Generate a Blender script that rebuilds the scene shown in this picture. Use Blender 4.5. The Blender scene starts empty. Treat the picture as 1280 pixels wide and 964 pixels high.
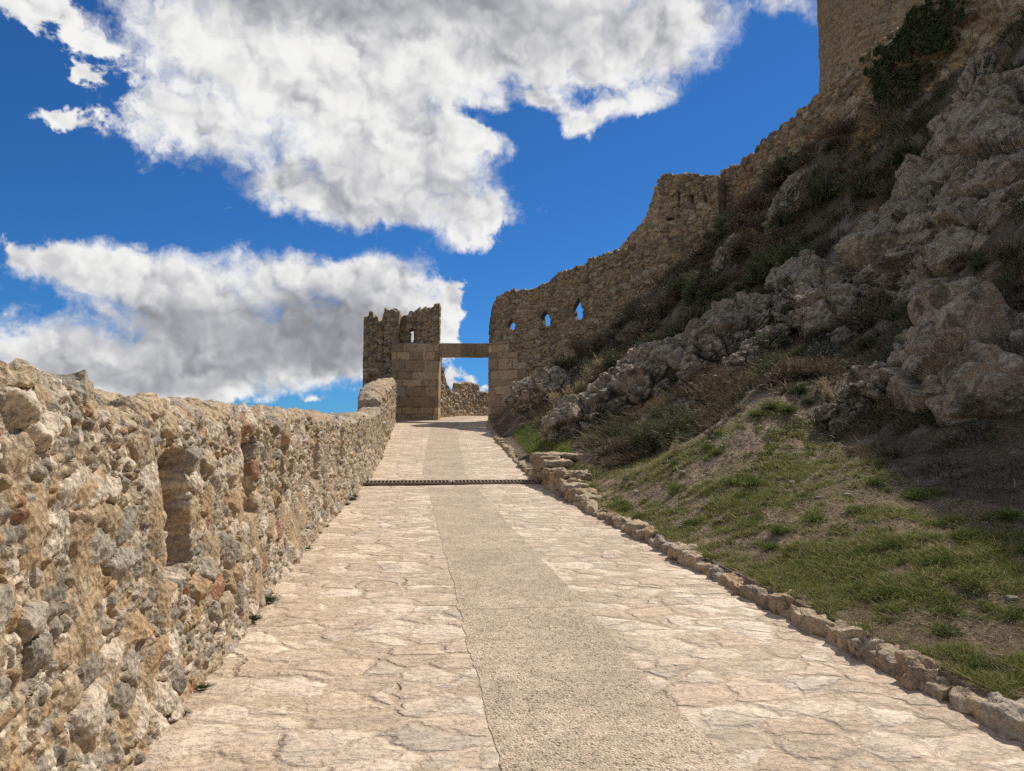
import bpy, bmesh, math, random
import numpy as np
from math import radians, sin, cos, tan, pi, sqrt
from mathutils import Vector

# ------------------------------------------------------------------ scene, camera, sky, sun, exposure
S = bpy.context.scene
COL = S.collection
random.seed(7); RNG = np.random.default_rng(7)
SUN_AZ, SUN_EL = radians(50), radians(50)
FPX, PITCH, YAW, EYE = 925.0, radians(5.0), radians(7.9), 1.6

cam_data = bpy.data.cameras.new('camera')
cam_data.sensor_width = 36; cam_data.lens = FPX / 1280 * 36
cam_data.clip_start = 0.05; cam_data.clip_end = 12000
cam = bpy.data.objects.new('camera', cam_data); COL.objects.link(cam)
cam.location = (0, 0, EYE); cam.rotation_euler = (pi / 2 + PITCH, 0, -YAW)
S.camera = cam

sun_data = bpy.data.lights.new('sun', 'SUN')
sun_data.energy = 4.6; sun_data.angle = radians(0.53); sun_data.color = (1.0, 0.945, 0.86)
sun = bpy.data.objects.new('sun', sun_data); COL.objects.link(sun)
sun_dir = Vector((sin(SUN_AZ) * cos(SUN_EL), cos(SUN_AZ) * cos(SUN_EL), sin(SUN_EL)))
sun.rotation_euler = (-sun_dir).to_track_quat('-Z', 'Y').to_euler()
sun.location = (40, 40, 60)

S.render.engine = 'CYCLES'
S.cycles.max_bounces = 4; S.cycles.diffuse_bounces = 3;
S.cycles.use_adaptive_sampling = True; S.cycles.adaptive_threshold = 0.015; S.cycles.adaptive_min_samples = 40
S.cycles.glossy_bounces = 2
S.cycles.transparent_max_bounces = 8; S.cycles.transmission_bounces = 2
S.cycles.use_denoising = False
S.cycles.sample_clamp_indirect = 6
S.view_settings.view_transform = 'Standard'; S.view_settings.look = 'None'
S.view_settings.exposure = 0.12; S.view_settings.gamma = 1.0
S.view_settings.use_curve_mapping = False


class NB:
    """small helper that writes shader nodes"""
    def __init__(self, tree):
        self.t = tree; self.n = tree.nodes; self.l = tree.links

    def node(self, typ, **kw):
        nd = self.n.new(typ)
        for k, v in kw.items(): setattr(nd, k, v)
        return nd

    def put(self, sock, v):
        if isinstance(v, bpy.types.NodeSocket): self.l.new(v, sock)
        elif v is not None:
            if isinstance(v, (tuple, list)) and len(v) == 3 and sock.type == 'RGBA': v = (*v, 1)
            sock.default_value = v

    def m(self, op, a, b=None, c=None, clamp=False):
        nd = self.node('ShaderNodeMath', operation=op, use_clamp=clamp)
        self.put(nd.inputs[0], a); self.put(nd.inputs[1], b); self.put(nd.inputs[2], c)
        return nd.outputs[0]

    def vm(self, op, a, b=None, scale=None):
        nd = self.node('ShaderNodeVectorMath', operation=op)
        self.put(nd.inputs[0], a); self.put(nd.inputs[1], b)
        if scale is not None: self.put(nd.inputs[3], scale)
        return nd.outputs['Value'] if op in ('DOT_PRODUCT', 'LENGTH', 'DISTANCE') else nd.outputs['Vector']

    def mix(self, f, a, b, blend='MIX'):
        nd = self.node('ShaderNodeMix', data_type='RGBA', blend_type=blend)
        self.put(nd.inputs[0], f); self.put(nd.inputs[6], a); self.put(nd.inputs[7], b)
        return nd.outputs[2]

    def noise(self, vec, scale, detail=4, rough=0.5, out='Fac', lac=2.0, dist=0.0):
        nd = self.node('ShaderNodeTexNoise')
        self.put(nd.inputs['Vector'], vec); self.put(nd.inputs['Scale'], scale)
        nd.inputs['Detail'].default_value = detail; nd.inputs['Roughness'].default_value = rough
        nd.inputs['Lacunarity'].default_value = lac; nd.inputs['Distortion'].default_value = dist
        return nd.outputs['Color' if out == 'Color' else 0]

    def vor(self, vec, scale, feature='F1', out='Distance', rand=1.0, detail=0, smooth=None):
        nd = self.node('ShaderNodeTexVoronoi', feature=feature)
        self.put(nd.inputs['Vector'], vec); self.put(nd.inputs['Scale'], scale)
        nd.inputs['Randomness'].default_value = rand
        if 'Detail' in nd.inputs: nd.inputs['Detail'].default_value = detail
        if smooth is not None: nd.inputs['Smoothness'].default_value = smooth
        return nd.outputs[out]

    def smooth(self, v, lo, hi, a=0.0, b=1.0):
        nd = self.node('ShaderNodeMapRange', interpolation_type='SMOOTHSTEP')
        self.put(nd.inputs[0], v)
        nd.inputs[1].default_value = lo; nd.inputs[2].default_value = hi
        nd.inputs[3].default_value = a; nd.inputs[4].default_value = b
        return nd.outputs[0]

    def sep(self, v):
        nd = self.node('ShaderNodeSeparateXYZ'); self.put(nd.inputs[0], v); return nd.outputs

    def comb(self, x, y, z=0.0):
        nd = self.node('ShaderNodeCombineXYZ')
        self.put(nd.inputs[0], x); self.put(nd.inputs[1], y); self.put(nd.inputs[2], z)
        return nd.outputs[0]


# directions and places read off the view: bearing/tilt -> ray
_f = np.array([sin(YAW) * cos(PITCH), cos(YAW) * cos(PITCH), sin(PITCH)])
_r = np.array([cos(YAW), -sin(YAW), 0.0]); _u = np.cross(_r, _f)
EYE3 = np.array([0, 0, EYE])
def ray(px, py): return _f + _r * (px - 640) / FPX + _u * (482 - py) / FPX
def at(px, py, d): return EYE3 + ray(px, py) * d
def azel(px, py):
    v = ray(px, py); v = v / np.linalg.norm(v)
    return math.atan2(v[0], v[1]), math.asin(v[2])


def build_world():
    w = bpy.data.worlds.new('World'); S.world = w; w.use_nodes = True
    nt = w.node_tree; nt.nodes.clear(); N = NB(nt)
    sky = N.node('ShaderNodeTexSky', sky_type='NISHITA', sun_disc=False)
    sky.sun_elevation = SUN_EL; sky.sun_rotation = SUN_AZ
    sky.altitude = 1000; sky.air_density = 1.0; sky.dust_density = 0.25; sky.ozone_density = 3.0
    geo = N.node('ShaderNodeTexCoord').outputs['Generated']
    x, y, z = N.sep(geo)[:3]
    az = N.m('ARCTAN2', x, y); el = N.m('ARCSINE', z)
    P0 = N.comb(az, el, 0.0)
    nw = N.noise(geo, 5.0, 5, 0.55, 'Color')
    nw2 = N.noise(geo, 17.0, 4, 0.6, 'Color')
    P = N.vm('ADD', P0, N.vm('SCALE', N.vm('SUBTRACT', nw, (0.5, 0.5, 0.5)), scale=0.11))
    P = N.vm('ADD', P, N.vm('SCALE', N.vm('SUBTRACT', nw2, (0.5, 0.5, 0.5)), scale=0.05))
    P = N.vm('MULTIPLY', P, (1, 1, 0))

    def blobs(lst):
        tot = None
        for (px, py, rx, ry, wt) in lst:
            a0, e0 = azel(px, py)
            a1, _ = azel(px + rx, py); _, e1 = azel(px, py - ry)
            sa, se = abs(a1 - a0), abs(e1 - e0)
            q = N.vm('MULTIPLY', N.vm('SUBTRACT', P, (a0, e0, 0)), (1 / sa, 1 / se, 0))
            g = N.m('POWER', 2.718, N.m('MULTIPLY', N.vm('DOT_PRODUCT', q, q), -1.0))
            tot = N.m('MULTIPLY', g, wt) if tot is None else N.m('MULTIPLY_ADD', g, wt, tot)
        return tot
    white = CLOUDS_WHITE; grey = CLOUDS_GREY
    M = N.m('MINIMUM', blobs(white), 1.15)
    G = N.m('MINIMUM', blobs(grey), 1.0)
    # unseen sky behind and beside: scattered cloud added for neutral fill light
    front = N.smooth(N.vm('DOT_PRODUCT', geo, (_f[0], _f[1], _f[2])), 0.45, 0.7, 1.0, 0.0)
    fill_cloud = N.m('MULTIPLY', front, N.smooth(N.noise(geo, 2.2, 3), 0.40, 0.52))
    M = N.m('ADD', M, N.m('MULTIPLY', fill_cloud, 0.75))

    jit = N.vm('SCALE', N.vm('SUBTRACT', nw2, (0.5, 0.5, 0.5)), scale=0.07)
    gj = N.vm('ADD', geo, jit)
    def billow(vec):
        """cauliflower heads: domes of a fractal cell pattern, creased where they meet"""
        nd = N.node('ShaderNodeTexVoronoi', feature='F1'); N.put(nd.inputs['Vector'], vec)
        nd.inputs['Scale'].default_value = 9.0; nd.inputs['Detail'].default_value = 2.0; nd.inputs['Roughness'].default_value = 0.55; nd.inputs['Lacunarity'].default_value = 2.3
        nd.normalize = True
        return N.m('SUBTRACT', 1.0, N.m('MULTIPLY', nd.outputs['Distance'], 1.7))
    B0 = billow(gj)
    B1 = billow(N.vm('ADD', gj, (sin(SUN_AZ) * 0.010, cos(SUN_AZ) * 0.004, 0.012)))
    soft = N.m('SUBTRACT', N.noise(geo, 7.0, 3, 0.5), 0.5)
    fine = N.m('SUBTRACT', N.noise(gj, 30.0, 7, 0.68), 0.5)
    dens = N.m('ADD', N.m('MULTIPLY', M, 0.95), N.m('MULTIPLY_ADD', fine, 0.95, N.m('MULTIPLY_ADD', soft, 0.8, N.m('MULTIPLY', B0, 0.55))))
    dens = N.m('SUBTRACT', dens, 0.71)
    wis = N.smooth(N.noise(geo, 4.0, 3, 0.5), 0.38, 0.62, 0.20, 0.70)   # some edges crisp, others trail off in wisps
    alpha = N.smooth(N.m('DIVIDE', N.m('ADD', dens, N.m('MULTIPLY', wis, 0.2)), wis), 0.0, 1.0)
    relief = N.m('SUBTRACT', B0, B1)
    thick = N.smooth(dens, 0.10, 0.9)
    br = N.m('SUBTRACT', 0.735, N.m('MULTIPLY', G, N.m('MULTIPLY_ADD', soft, -0.22, 0.36)))
    br = N.m('ADD', br, N.m('MULTIPLY', relief, N.m('MULTIPLY_ADD', G, -0.8, 1.4)))
    br = N.m('ADD', br, N.m('MULTIPLY', N.m('SUBTRACT', B0, 0.35), N.m('MULTIPLY_ADD', G, -0.25, 0.50)))
    br = N.m('ADD', br, N.m('MULTIPLY_ADD', fine, 0.22, N.m('MULTIPLY', soft, 0.30)))
    br = N.m('SUBTRACT', br, N.m('MULTIPLY', thick, 0.13))
    br = N.smooth(br, -0.05, 1.0, 0.16, 0.84)
    br = N.m('MULTIPLY', br, N.m('MULTIPLY_ADD', front, FILL_CLOUD - 1.0, 1.0))
    cloud = N.mix(N.smooth(br, 0.3, 0.8), (0.94, 0.955, 1.03, 1), (1.0, 0.995, 0.985, 1))
    cl = N.node('ShaderNodeVectorMath', operation='SCALE')
    N.l.new(cloud, cl.inputs[0]); N.l.new(N.m('MULTIPLY', br, 1.0 / SKY_STRENGTH), cl.inputs[3])
    # deeper, cleaner blue of a dry upland day
    gm = N.node('ShaderNodeGamma'); N.l.new(sky.outputs[0], gm.inputs[0]); gm.inputs[1].default_value = 1.0
    tint = N.mix(1.0, sky.outputs[0], SKY_TINT, 'MULTIPLY')
    out = N.mix(alpha, tint, cl.outputs[0])
    bg = N.node('ShaderNodeBackground'); N.l.new(out, bg.inputs[0]); bg.inputs[1].default_value = SKY_STRENGTH
    wo = N.node('ShaderNodeOutputWorld'); N.l.new(bg.outputs[0], wo.inputs[0])
    w.cycles.sampling_method = 'NONE'


SKY_STRENGTH = 0.12
FILL_CLOUD = 0.75      # brightness of the fill clouds outside the view
SKY_TINT = (0.16, 0.43, 0.72, 1)
CLOUDS_WHITE = [
    (300, 45, 140, 75, 0.9), (225, 165, 85, 52, 0.9), (410, 120, 160, 80, 0.9), (540, 40, 190, 75, 0.9), (440, 215, 105, 58, 0.85),
    (560, 225, 80, 62, 0.8), (710, 35, 160, 66, 0.9), (835, 60, 75, 58, 0.8), (610, 272, 46, 28, 0.75), (570, 308, 40, 22, 0.65), (350, 240, 60, 28, 0.6), (410, 258, 80, 24, 0.55), (500, 275, 70, 26, 0.6),
    (330, -70, 300, 70, 0.9), (620, -70, 300, 70, 0.9),
    (50, 8, 80, 24, 0.72), (130, 60, 30, 12, 0.6), (110, 95, 24, 9, 0.6), (690, 118, 16, 12, 0.7), (612, 182, 24, 11, 0.85), (285, 268, 30, 9, 0.55), (70, 152, 52, 18, 0.72), (725, 148, 26, 24, 0.75), (618, 188, 34, 14, 0.62), (800, 128, 50, 22, 0.65), (650, 130, 60, 20, 0.45),
    (985, 15, 60, 40, 0.85), (205, 350, 110, 38, 0.85), (40, 325, 90, 28, 0.75), (140, 315, 60, 24, 0.6), (400, 352, 120, 32, 0.85), (500, 372, 62, 46, 0.9), (330, 415, 190, 48, 0.9),
    (60, 425, 110, 36, 0.85), (190, 460, 210, 30, 0.85), (430, 445, 90, 38, 0.8), (80, 492, 150, 22, 0.7),
    (574, 392, 16, 38, 0.62), (570, 458, 26, 12, 0.5), (600, 474, 34, 10, 0.55), (388, 511, 20, 8, 0.7), (290, 492, 110, 14, 0.45),
]
CLOUDS_GREY = [
    (560, 5, 280, 42, 0.8), (720, 55, 120, 30, 0.4), (330, 0, 140, 30, 0.45), (450, 245, 130, 36, 0.45), (560, 150, 90, 40, 0.35),
    (310, 408, 200, 42, 1.0), (430, 435, 110, 40, 0.7), (200, 400, 120, 28, 0.4), (140, 462, 160, 20, 0.6), (300, 462, 130, 16, 0.4),
]
build_world()


# ------------------------------------------------------------------ numeric noise
def _h(ix, iy, iz, seed):
    ix = ix.astype(np.int64).astype(np.uint32); iy = iy.astype(np.int64).astype(np.uint32); iz = iz.astype(np.int64).astype(np.uint32)
    h = ix * np.uint32(374761393) + iy * np.uint32(668265263) + iz * np.uint32(2147483647 - 58) + np.uint32((seed * 974711 + 1013) & 0xffffffff)
    h = (h ^ (h >> np.uint32(13))) * np.uint32(1274126177)
    h = (h ^ (h >> np.uint32(16))) * np.uint32(2246822519)
    return h ^ (h >> np.uint32(15))
def rnd(h, k=0):
    h = (h + np.uint32((k * 2654435761) & 0xffffffff)) * np.uint32(2246822519)
    h = (h ^ (h >> np.uint32(13))) * np.uint32(3266489917)
    h = h ^ (h >> np.uint32(16))
    return h.astype(np.float64) / 4294967296.0
def vnoise(x, y, z=None, seed=0):
    x = np.asarray(x, float); y = np.asarray(y, float); z = np.zeros_like(x) if z is None else np.asarray(z, float)
    ix, iy, iz = np.floor(x), np.floor(y), np.floor(z)
    fx, fy, fz = x - ix, y - iy, z - iz
    fx = fx * fx * fx * (fx * (fx * 6 - 15) + 10); fy = fy * fy * fy * (fy * (fy * 6 - 15) + 10); fz = fz * fz * fz * (fz * (fz * 6 - 15) + 10)
    def g(a, b, c): return _h(ix + a, iy + b, iz + c, seed).astype(np.float64) / 4294967296.0
    x00 = g(0, 0, 0) * (1 - fx) + g(1, 0, 0) * fx; x10 = g(0, 1, 0) * (1 - fx) + g(1, 1, 0) * fx
    x01 = g(0, 0, 1) * (1 - fx) + g(1, 0, 1) * fx; x11 = g(0, 1, 1) * (1 - fx) + g(1, 1, 1) * fx
    return (x00 * (1 - fy) + x10 * fy) * (1 - fz) + (x01 * (1 - fy) + x11 * fy) * fz
def fbm(x, y, z=None, oct=4, seed=0, gain=0.5):
    x = np.asarray(x, float); y = np.asarray(y, float); z = np.zeros_like(x) if z is None else np.asarray(z, float)
    t = 0; a = 1; n = 0
    for o in range(oct):
        t = t + a * (vnoise(x, y, z, seed + o * 17) - 0.5); n += a; a *= gain
        x, y, z = x * 2.03 + 7.1, y * 2.03 + 3.7, z * 2.03 + 1.3
    return t / n * 2
def vor2(u, v, seed=0, jit=0.85):
    iu, iv = np.floor(u), np.floor(v); o = np.zeros_like(iu)
    f1 = np.full(u.shape, 9.0); f2 = f1.copy(); hid = np.zeros(u.shape, np.uint32); cx = o.copy(); cy = o.copy()
    for a in (-1, 0, 1):
        for b in (-1, 0, 1):
            h = _h(iu + a, iv + b, o, seed)
            px = iu + a + 0.5 + (rnd(h, 1) - 0.5) * jit; py = iv + b + 0.5 + (rnd(h, 2) - 0.5) * jit
            d = np.hypot(u - px, v - py)
            c = d < f1
            f2 = np.where(c, f1, np.minimum(f2, d)); f1 = np.where(c, d, f1)
            hid = np.where(c, h, hid); cx = np.where(c, u - px, cx); cy = np.where(c, v - py, cy)
    return f1, f2, hid, cx, cy
def vor3(x, y, z, seed=0, jit=0.9):
    ix, iy, iz = np.floor(x), np.floor(y), np.floor(z)
    f1 = np.full(x.shape, 9.0); f2 = f1.copy(); hid = np.zeros(x.shape, np.uint32)
    c3 = [np.zeros(x.shape) for _ in range(3)]
    for a in (-1, 0, 1):
        for b in (-1, 0, 1):
            for c in (-1, 0, 1):
                h = _h(ix + a, iy + b, iz + c, seed)
                q = (x - (ix + a + 0.5 + (rnd(h, 1) - 0.5) * jit), y - (iy + b + 0.5 + (rnd(h, 2) - 0.5) * jit), z - (iz + c + 0.5 + (rnd(h, 3) - 0.5) * jit))
                d = np.sqrt(q[0] ** 2 + q[1] ** 2 + q[2] ** 2)
                k = d < f1
                f2 = np.where(k, f1, np.minimum(f2, d)); f1 = np.where(k, d, f1); hid = np.where(k, h, hid)
                for i in range(3): c3[i] = np.where(k, q[i], c3[i])
    return f1, f2, hid, c3
def sst(x, a, b):
    t = np.clip((x - a) / (b - a), 0, 1); return t * t * (3 - 2 * t)
def pick(h, k, table):
    t = np.array(table, float); w = np.cumsum(t[:, 0]); w /= w[-1]
    i = np.searchsorted(w, rnd(h, k)); return t[np.clip(i, 0, len(t) - 1), 1:4]


# ------------------------------------------------------------------ mesh building
def mesh_obj(name, V, quads=None, tris=None, col=None, mat=None, parent=None, smooth=True):
    me = bpy.data.meshes.new(name)
    V = np.asarray(V, np.float32); me.vertices.add(len(V)); me.vertices.foreach_set('co', V.ravel())
    idx = []; tot = []
    if quads is not None and len(quads): idx.append(np.asarray(quads, np.int32).ravel()); tot.append(np.full(len(quads), 4, np.int32))
    if tris is not None and len(tris): idx.append(np.asarray(tris, np.int32).ravel()); tot.append(np.full(len(tris), 3, np.int32))
    idx = np.concatenate(idx); tot = np.concatenate(tot)
    me.loops.add(len(idx)); me.loops.foreach_set('vertex_index', idx)
    me.polygons.add(len(tot)); me.polygons.foreach_set('loop_start', np.concatenate([[0], np.cumsum(tot)[:-1]]).astype(np.int32))
    me.polygons.foreach_set('loop_total', tot)
    me.polygons.foreach_set('use_smooth', np.full(len(tot), smooth, bool))
    if col is not None:
        at_ = me.attributes.new('Col', 'FLOAT_COLOR', 'POINT')
        c = np.ones((len(V), 4), np.float32); c[:, :3] = col; at_.data.foreach_set('color', c.ravel())
    me.update(calc_edges=True)
    if mat: me.materials.append(mat)
    o = bpy.data.objects.new(name, me); COL.objects.link(o)
    if parent: o.parent = parent
    return o
def empty(name, loc=(0, 0, 0)):
    o = bpy.data.objects.new(name, None); COL.objects.link(o); o.location = loc; return o
def tag(o, label=None, cat=None, group=None, kind=None):
    if label: o['label'] = label
    if cat: o['category'] = cat
    if group: o['group'] = group
    if kind: o['kind'] = kind
    return o


# ------------------------------------------------------------------ materials
def new_mat(name):
    m = bpy.data.materials.new(name); m.use_nodes = True; m.node_tree.nodes.clear()
    N = NB(m.node_tree)
    bs = N.node('ShaderNodeBsdfPrincipled'); bs.inputs['Roughness'].default_value = 0.9
    bs.inputs['Specular IOR Level'].default_value = 0.15
    out = N.node('ShaderNodeOutputMaterial'); N.l.new(bs.outputs[0], out.inputs[0])
    return m, N, bs
def bump(N, bs, h, dist, strength=1.0):
    b = N.node('ShaderNodeBump'); b.inputs['Strength'].default_value = strength; b.inputs['Distance'].default_value = dist
    N.l.new(h, b.inputs['Height']); N.l.new(b.outputs[0], bs.inputs['Normal'])
def obj_co(N): return N.node('ShaderNodeTexCoord').outputs['Object']
def vcol(N):
    a = N.node('ShaderNodeAttribute'); a.attribute_name = 'Col'; return a.outputs['Color']

def masonry_mat(name, fine=60, bumpd=0.012, speck=0.5, lichen=(0.10, 0.095, 0.085), gain=1.0, lo=0.50):
    m, N, bs = new_mat(name); co = obj_co(N); c = vcol(N)
    n1 = N.noise(co, fine, 5, 0.65); n2 = N.noise(co, fine * 0.18, 5, 0.6); n3 = N.noise(co, fine * 3.1, 3, 0.6)
    f = N.m('MULTIPLY', N.smooth(n1, 0.25, 0.75, 0.66, 1.30), N.smooth(n2, 0.3, 0.7, 0.80, 1.18))
    f = N.m('MULTIPLY', f, gain)
    sc = N.vm('SCALE', c, scale=f)
    li = N.m('MULTIPLY', N.smooth(n2, lo, lo + 0.14), N.smooth(n3, 0.45, 0.6, 0.35, 1.0))
    colr = N.mix(N.m('MULTIPLY', li, speck), sc, (*lichen, 1))
    N.l.new(colr, bs.inputs['Base Color'])
    chip = N.vor(N.vm('ADD', co, N.vm('SCALE', N.noise(co, fine * .4, 2, 0.5, 'Color'), scale=0.6 / fine)), fine * 0.7, 'F1')
    h = N.m('ADD', N.m('MULTIPLY', n1, 0.55), N.m('ADD', N.m('MULTIPLY', n3, 0.25), N.m('ADD', N.m('MULTIPLY', n2, 1.2), N.m('MULTIPLY', chip, 0.8))))
    bump(N, bs, h, bumpd)
    return m
MAT_WALL = masonry_mat('rubble_near', 48, 0.014, 0.9, (0.12, 0.105, 0.085), 0.95, 0.47)
MAT_FAR = masonry_mat('rubble_far', 14, 0.04, 0.55, (0.085, 0.063, 0.043), 0.86)
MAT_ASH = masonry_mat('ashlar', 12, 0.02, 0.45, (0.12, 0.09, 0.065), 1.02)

def blade_mat(name, trans=0.25):
    m, N, bs = new_mat(name); c = vcol(N)
    N.l.new(c, bs.inputs['Base Color']); bs.inputs['Roughness'].default_value = 0.7
    tr = N.node('ShaderNodeBsdfTranslucent'); N.l.new(c, tr.inputs[0])
    mx = N.node('ShaderNodeMixShader'); mx.inputs[0].default_value = trans
    out = [n for n in N.n if n.type == 'OUTPUT_MATERIAL'][0]
    N.l.new(bs.outputs[0], mx.inputs[1]); N.l.new(tr.outputs[0], mx.inputs[2]); N.l.new(mx.outputs[0], out.inputs[0])
    return m
MAT_BLADE = blade_mat('blades', 0.3); MAT_TWIG = blade_mat('twigs', 0.12)

def flagstone_mat():
    m, N, bs = new_mat('flagstones'); co = obj_co(N)
    x, y, z = N.sep(co)[:3]
    wob = N.noise(co, 1.7, 4, 0.6, 'Color')
    wob2 = N.noise(co, 9.0, 3, 0.6, 'Color')
    p = N.vm('ADD', N.comb(N.m('MULTIPLY', x, 0.80), y, 0.0), N.vm('SCALE', N.vm('SUBTRACT', wob, (.5, .5, .5)), scale=0.42))
    p = N.vm('ADD', p, N.vm('SCALE', N.vm('SUBTRACT', wob2, (.5, .5, .5)), scale=0.055))
    p = N.vm('MULTIPLY', p, (1, 1, 0))
    e = N.vor(p, 3.9, 'DISTANCE_TO_EDGE'); cid = N.vor(p, 3.9, 'F1', 'Color'); pos = N.vor(p, 3.9, 'F1', 'Position')
    r1, r2, r3 = N.sep(cid)[:3]
    # tone of each stone
    base = N.mix(N.smooth(r1, 0.0, 1.0), (0.50, 0.39, 0.285, 1), (0.70, 0.57, 0.44, 1))
    base = N.mix(N.smooth(r2, 0.82, 0.95, 0.0, 0.8), base, (0.52, 0.43, 0.34, 1))
    base = N.mix(N.smooth(r3, 0.80, 0.95, 0.0, 0.6), base, (0.58, 0.44, 0.315, 1))
    n1 = N.noise(co, 34, 6, 0.7); n2 = N.noise(co, 5.5, 5, 0.65); n3 = N.noise(N.vm('ADD', N.vm('MULTIPLY', co, (0.7, 1.3, 1)), N.vm('SCALE', cid, scale=9.0)), 10, 5, 0.68)
    big = N.noise(co, 0.55, 3, 0.5)
    base = N.vm('SCALE', base, scale=N.m('MULTIPLY', N.m('MULTIPLY', N.smooth(n1, 0.2, 0.8, 0.78, 1.2), N.smooth(n2, 0.3, 0.7, 0.86, 1.12)), N.smooth(big, 0.3, 0.7, 0.92, 1.08)))
    # sandy joints that partly cover the stones
    wide = N.smooth(N.noise(co, 2.3, 4, 0.6), 0.36, 0.66, 0.010, 0.10)
    jm = N.m('SUBTRACT', 1.0, N.smooth(N.m('DIVIDE', e, wide), 0.55, 1.2))
    sand = N.vm('SCALE', (0.50, 0.385, 0.268), scale=N.smooth(n1, 0.25, 0.75, 0.72, 1.22))
    colr = N.mix(N.m('MULTIPLY', jm, 0.7), base, sand)
    # dark thin crack on some edges and chipped lines inside the stones
    crack = N.m('MULTIPLY', N.m('SUBTRACT', 1.0, N.smooth(e, 0.002, 0.014)), N.smooth(N.noise(co, 3.1, 4, 0.65), 0.54, 0.66))
    colr = N.mix(N.m('MULTIPLY', crack, 0.06), colr, (0.22, 0.165, 0.11, 1))
    chip = N.m('ABSOLUTE', N.m('SUBTRACT', n3, 0.5))
    chipm = N.m('MULTIPLY', N.m('SUBTRACT', 1.0, N.smooth(chip, 0.0, 0.018)), N.smooth(n2, 0.48, 0.62))
    colr = N.mix(N.m('MULTIPLY', chipm, 0.22), colr, (0.24, 0.17, 0.11, 1))
    # thin flakes broken off the faces
    pf = N.vm('ADD', N.vm('MULTIPLY', p, (0.8, 1.5, 1)), N.vm('SCALE', wob2, scale=0.12))
    fe = N.vor(pf, 7.5, 'F1', 'Color'); fh = N.sep(fe)[0]
    flake = N.m('MULTIPLY', N.smooth(fh, 0.35, 0.40), N.smooth(N.noise(co, 2.7, 4, 0.6), 0.42, 0.58))
    colr = N.vm('SCALE', colr, scale=N.m('MULTIPLY_ADD', N.m('MULTIPLY', flake, N.m('SUBTRACT', fh, 0.6)), 0.30, 1.0))
    N.l.new(colr, bs.inputs['Base Color'])
    # relief: each stone tilts its own way, edges step down to the joint
    dv = N.vm('SUBTRACT', p, pos)
    tilt = N.vm('DOT_PRODUCT', dv, N.vm('SUBTRACT', cid, (.5, .5, .5)))
    step = N.smooth(e, 0.0, 0.19)
    h = N.m('MULTIPLY', step, N.m('ADD', 0.30, N.m('ADD', N.m('MULTIPLY', tilt, 1.3), N.m('MULTIPLY', r2, 0.55))))
    h = N.m('MULTIPLY', h, N.m('SUBTRACT', 1.0, N.m('MULTIPLY', jm, 0.75)))
    ledge = N.smooth(n3, 0.47, 0.53)
    h = N.m('ADD', h, N.m('ADD', N.m('MULTIPLY', n2, 0.55), N.m('ADD', N.m('MULTIPLY', n1, 0.30), N.m('MULTIPLY_ADD', flake, N.m('MULTIPLY', fh, 0.45), N.m('MULTIPLY', ledge, 0.15)))))
    bump(N, bs, h, 0.033)
    return m
MAT_FLAG = flagstone_mat()

def strip_mat():
    m, N, bs = new_mat('washed_concrete'); co = obj_co(N)
    x, y, z = N.sep(co)[:3]
    cid = N.vor(co, 80, 'F1', 'Color'); d = N.vor(co, 80, 'F1', 'Distance')
    r1, r2, r3 = N.sep(cid)[:3]
    n1 = N.noise(co, 1.1, 4, 0.6); n2 = N.noise(co, 26, 5, 0.7); n3 = N.noise(co, 7, 4, 0.65)
    c = N.mix(r1, (0.49, 0.378, 0.275, 1), (0.66, 0.522, 0.39, 1))
    c = N.mix(N.smooth(r2, 0.84, 0.90), c, (0.23, 0.175, 0.125, 1))
    c = N.mix(N.smooth(r3, 0.90, 0.95), c, (0.70, 0.60, 0.46, 1))
    c = N.mix(N.smooth(d, 0.40, 0.65, 0.0, 0.5), c, (0.35, 0.27, 0.19, 1))
    c = N.vm('SCALE', c, scale=N.m('MULTIPLY', N.smooth(n1, 0.3, 0.7, 0.88, 1.10), N.m('MULTIPLY', N.smooth(n3, 0.3, 0.7, 0.88, 1.12), N.smooth(n2, 0.2, 0.8, 0.75, 1.25))))
    # casting joints across the strip
    yy = N.m('ADD', y, N.m('MULTIPLY', N.noise(co, 2.0, 3), 0.05))
    fr = N.m('ABSOLUTE', N.m('SUBTRACT', N.m('FRACT', N.m('DIVIDE', N.m('SUBTRACT', yy, 0.95), 3.55)), 0.5))
    j = N.m('SUBTRACT', 1.0, N.smooth(fr, 0.0006, 0.0026))
    c = N.mix(N.m('MULTIPLY', j, 0.65), c, (0.16, 0.115, 0.075, 1))
    N.l.new(c, bs.inputs['Base Color'])
    h = N.m('ADD', N.m('MULTIPLY', d, -0.9), N.m('ADD', N.m('MULTIPLY', n2, 0.8), N.m('MULTIPLY', j, -0.8)))
    bump(N, bs, h, 0.012)
    return m
MAT_STRIP = strip_mat()

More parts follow.
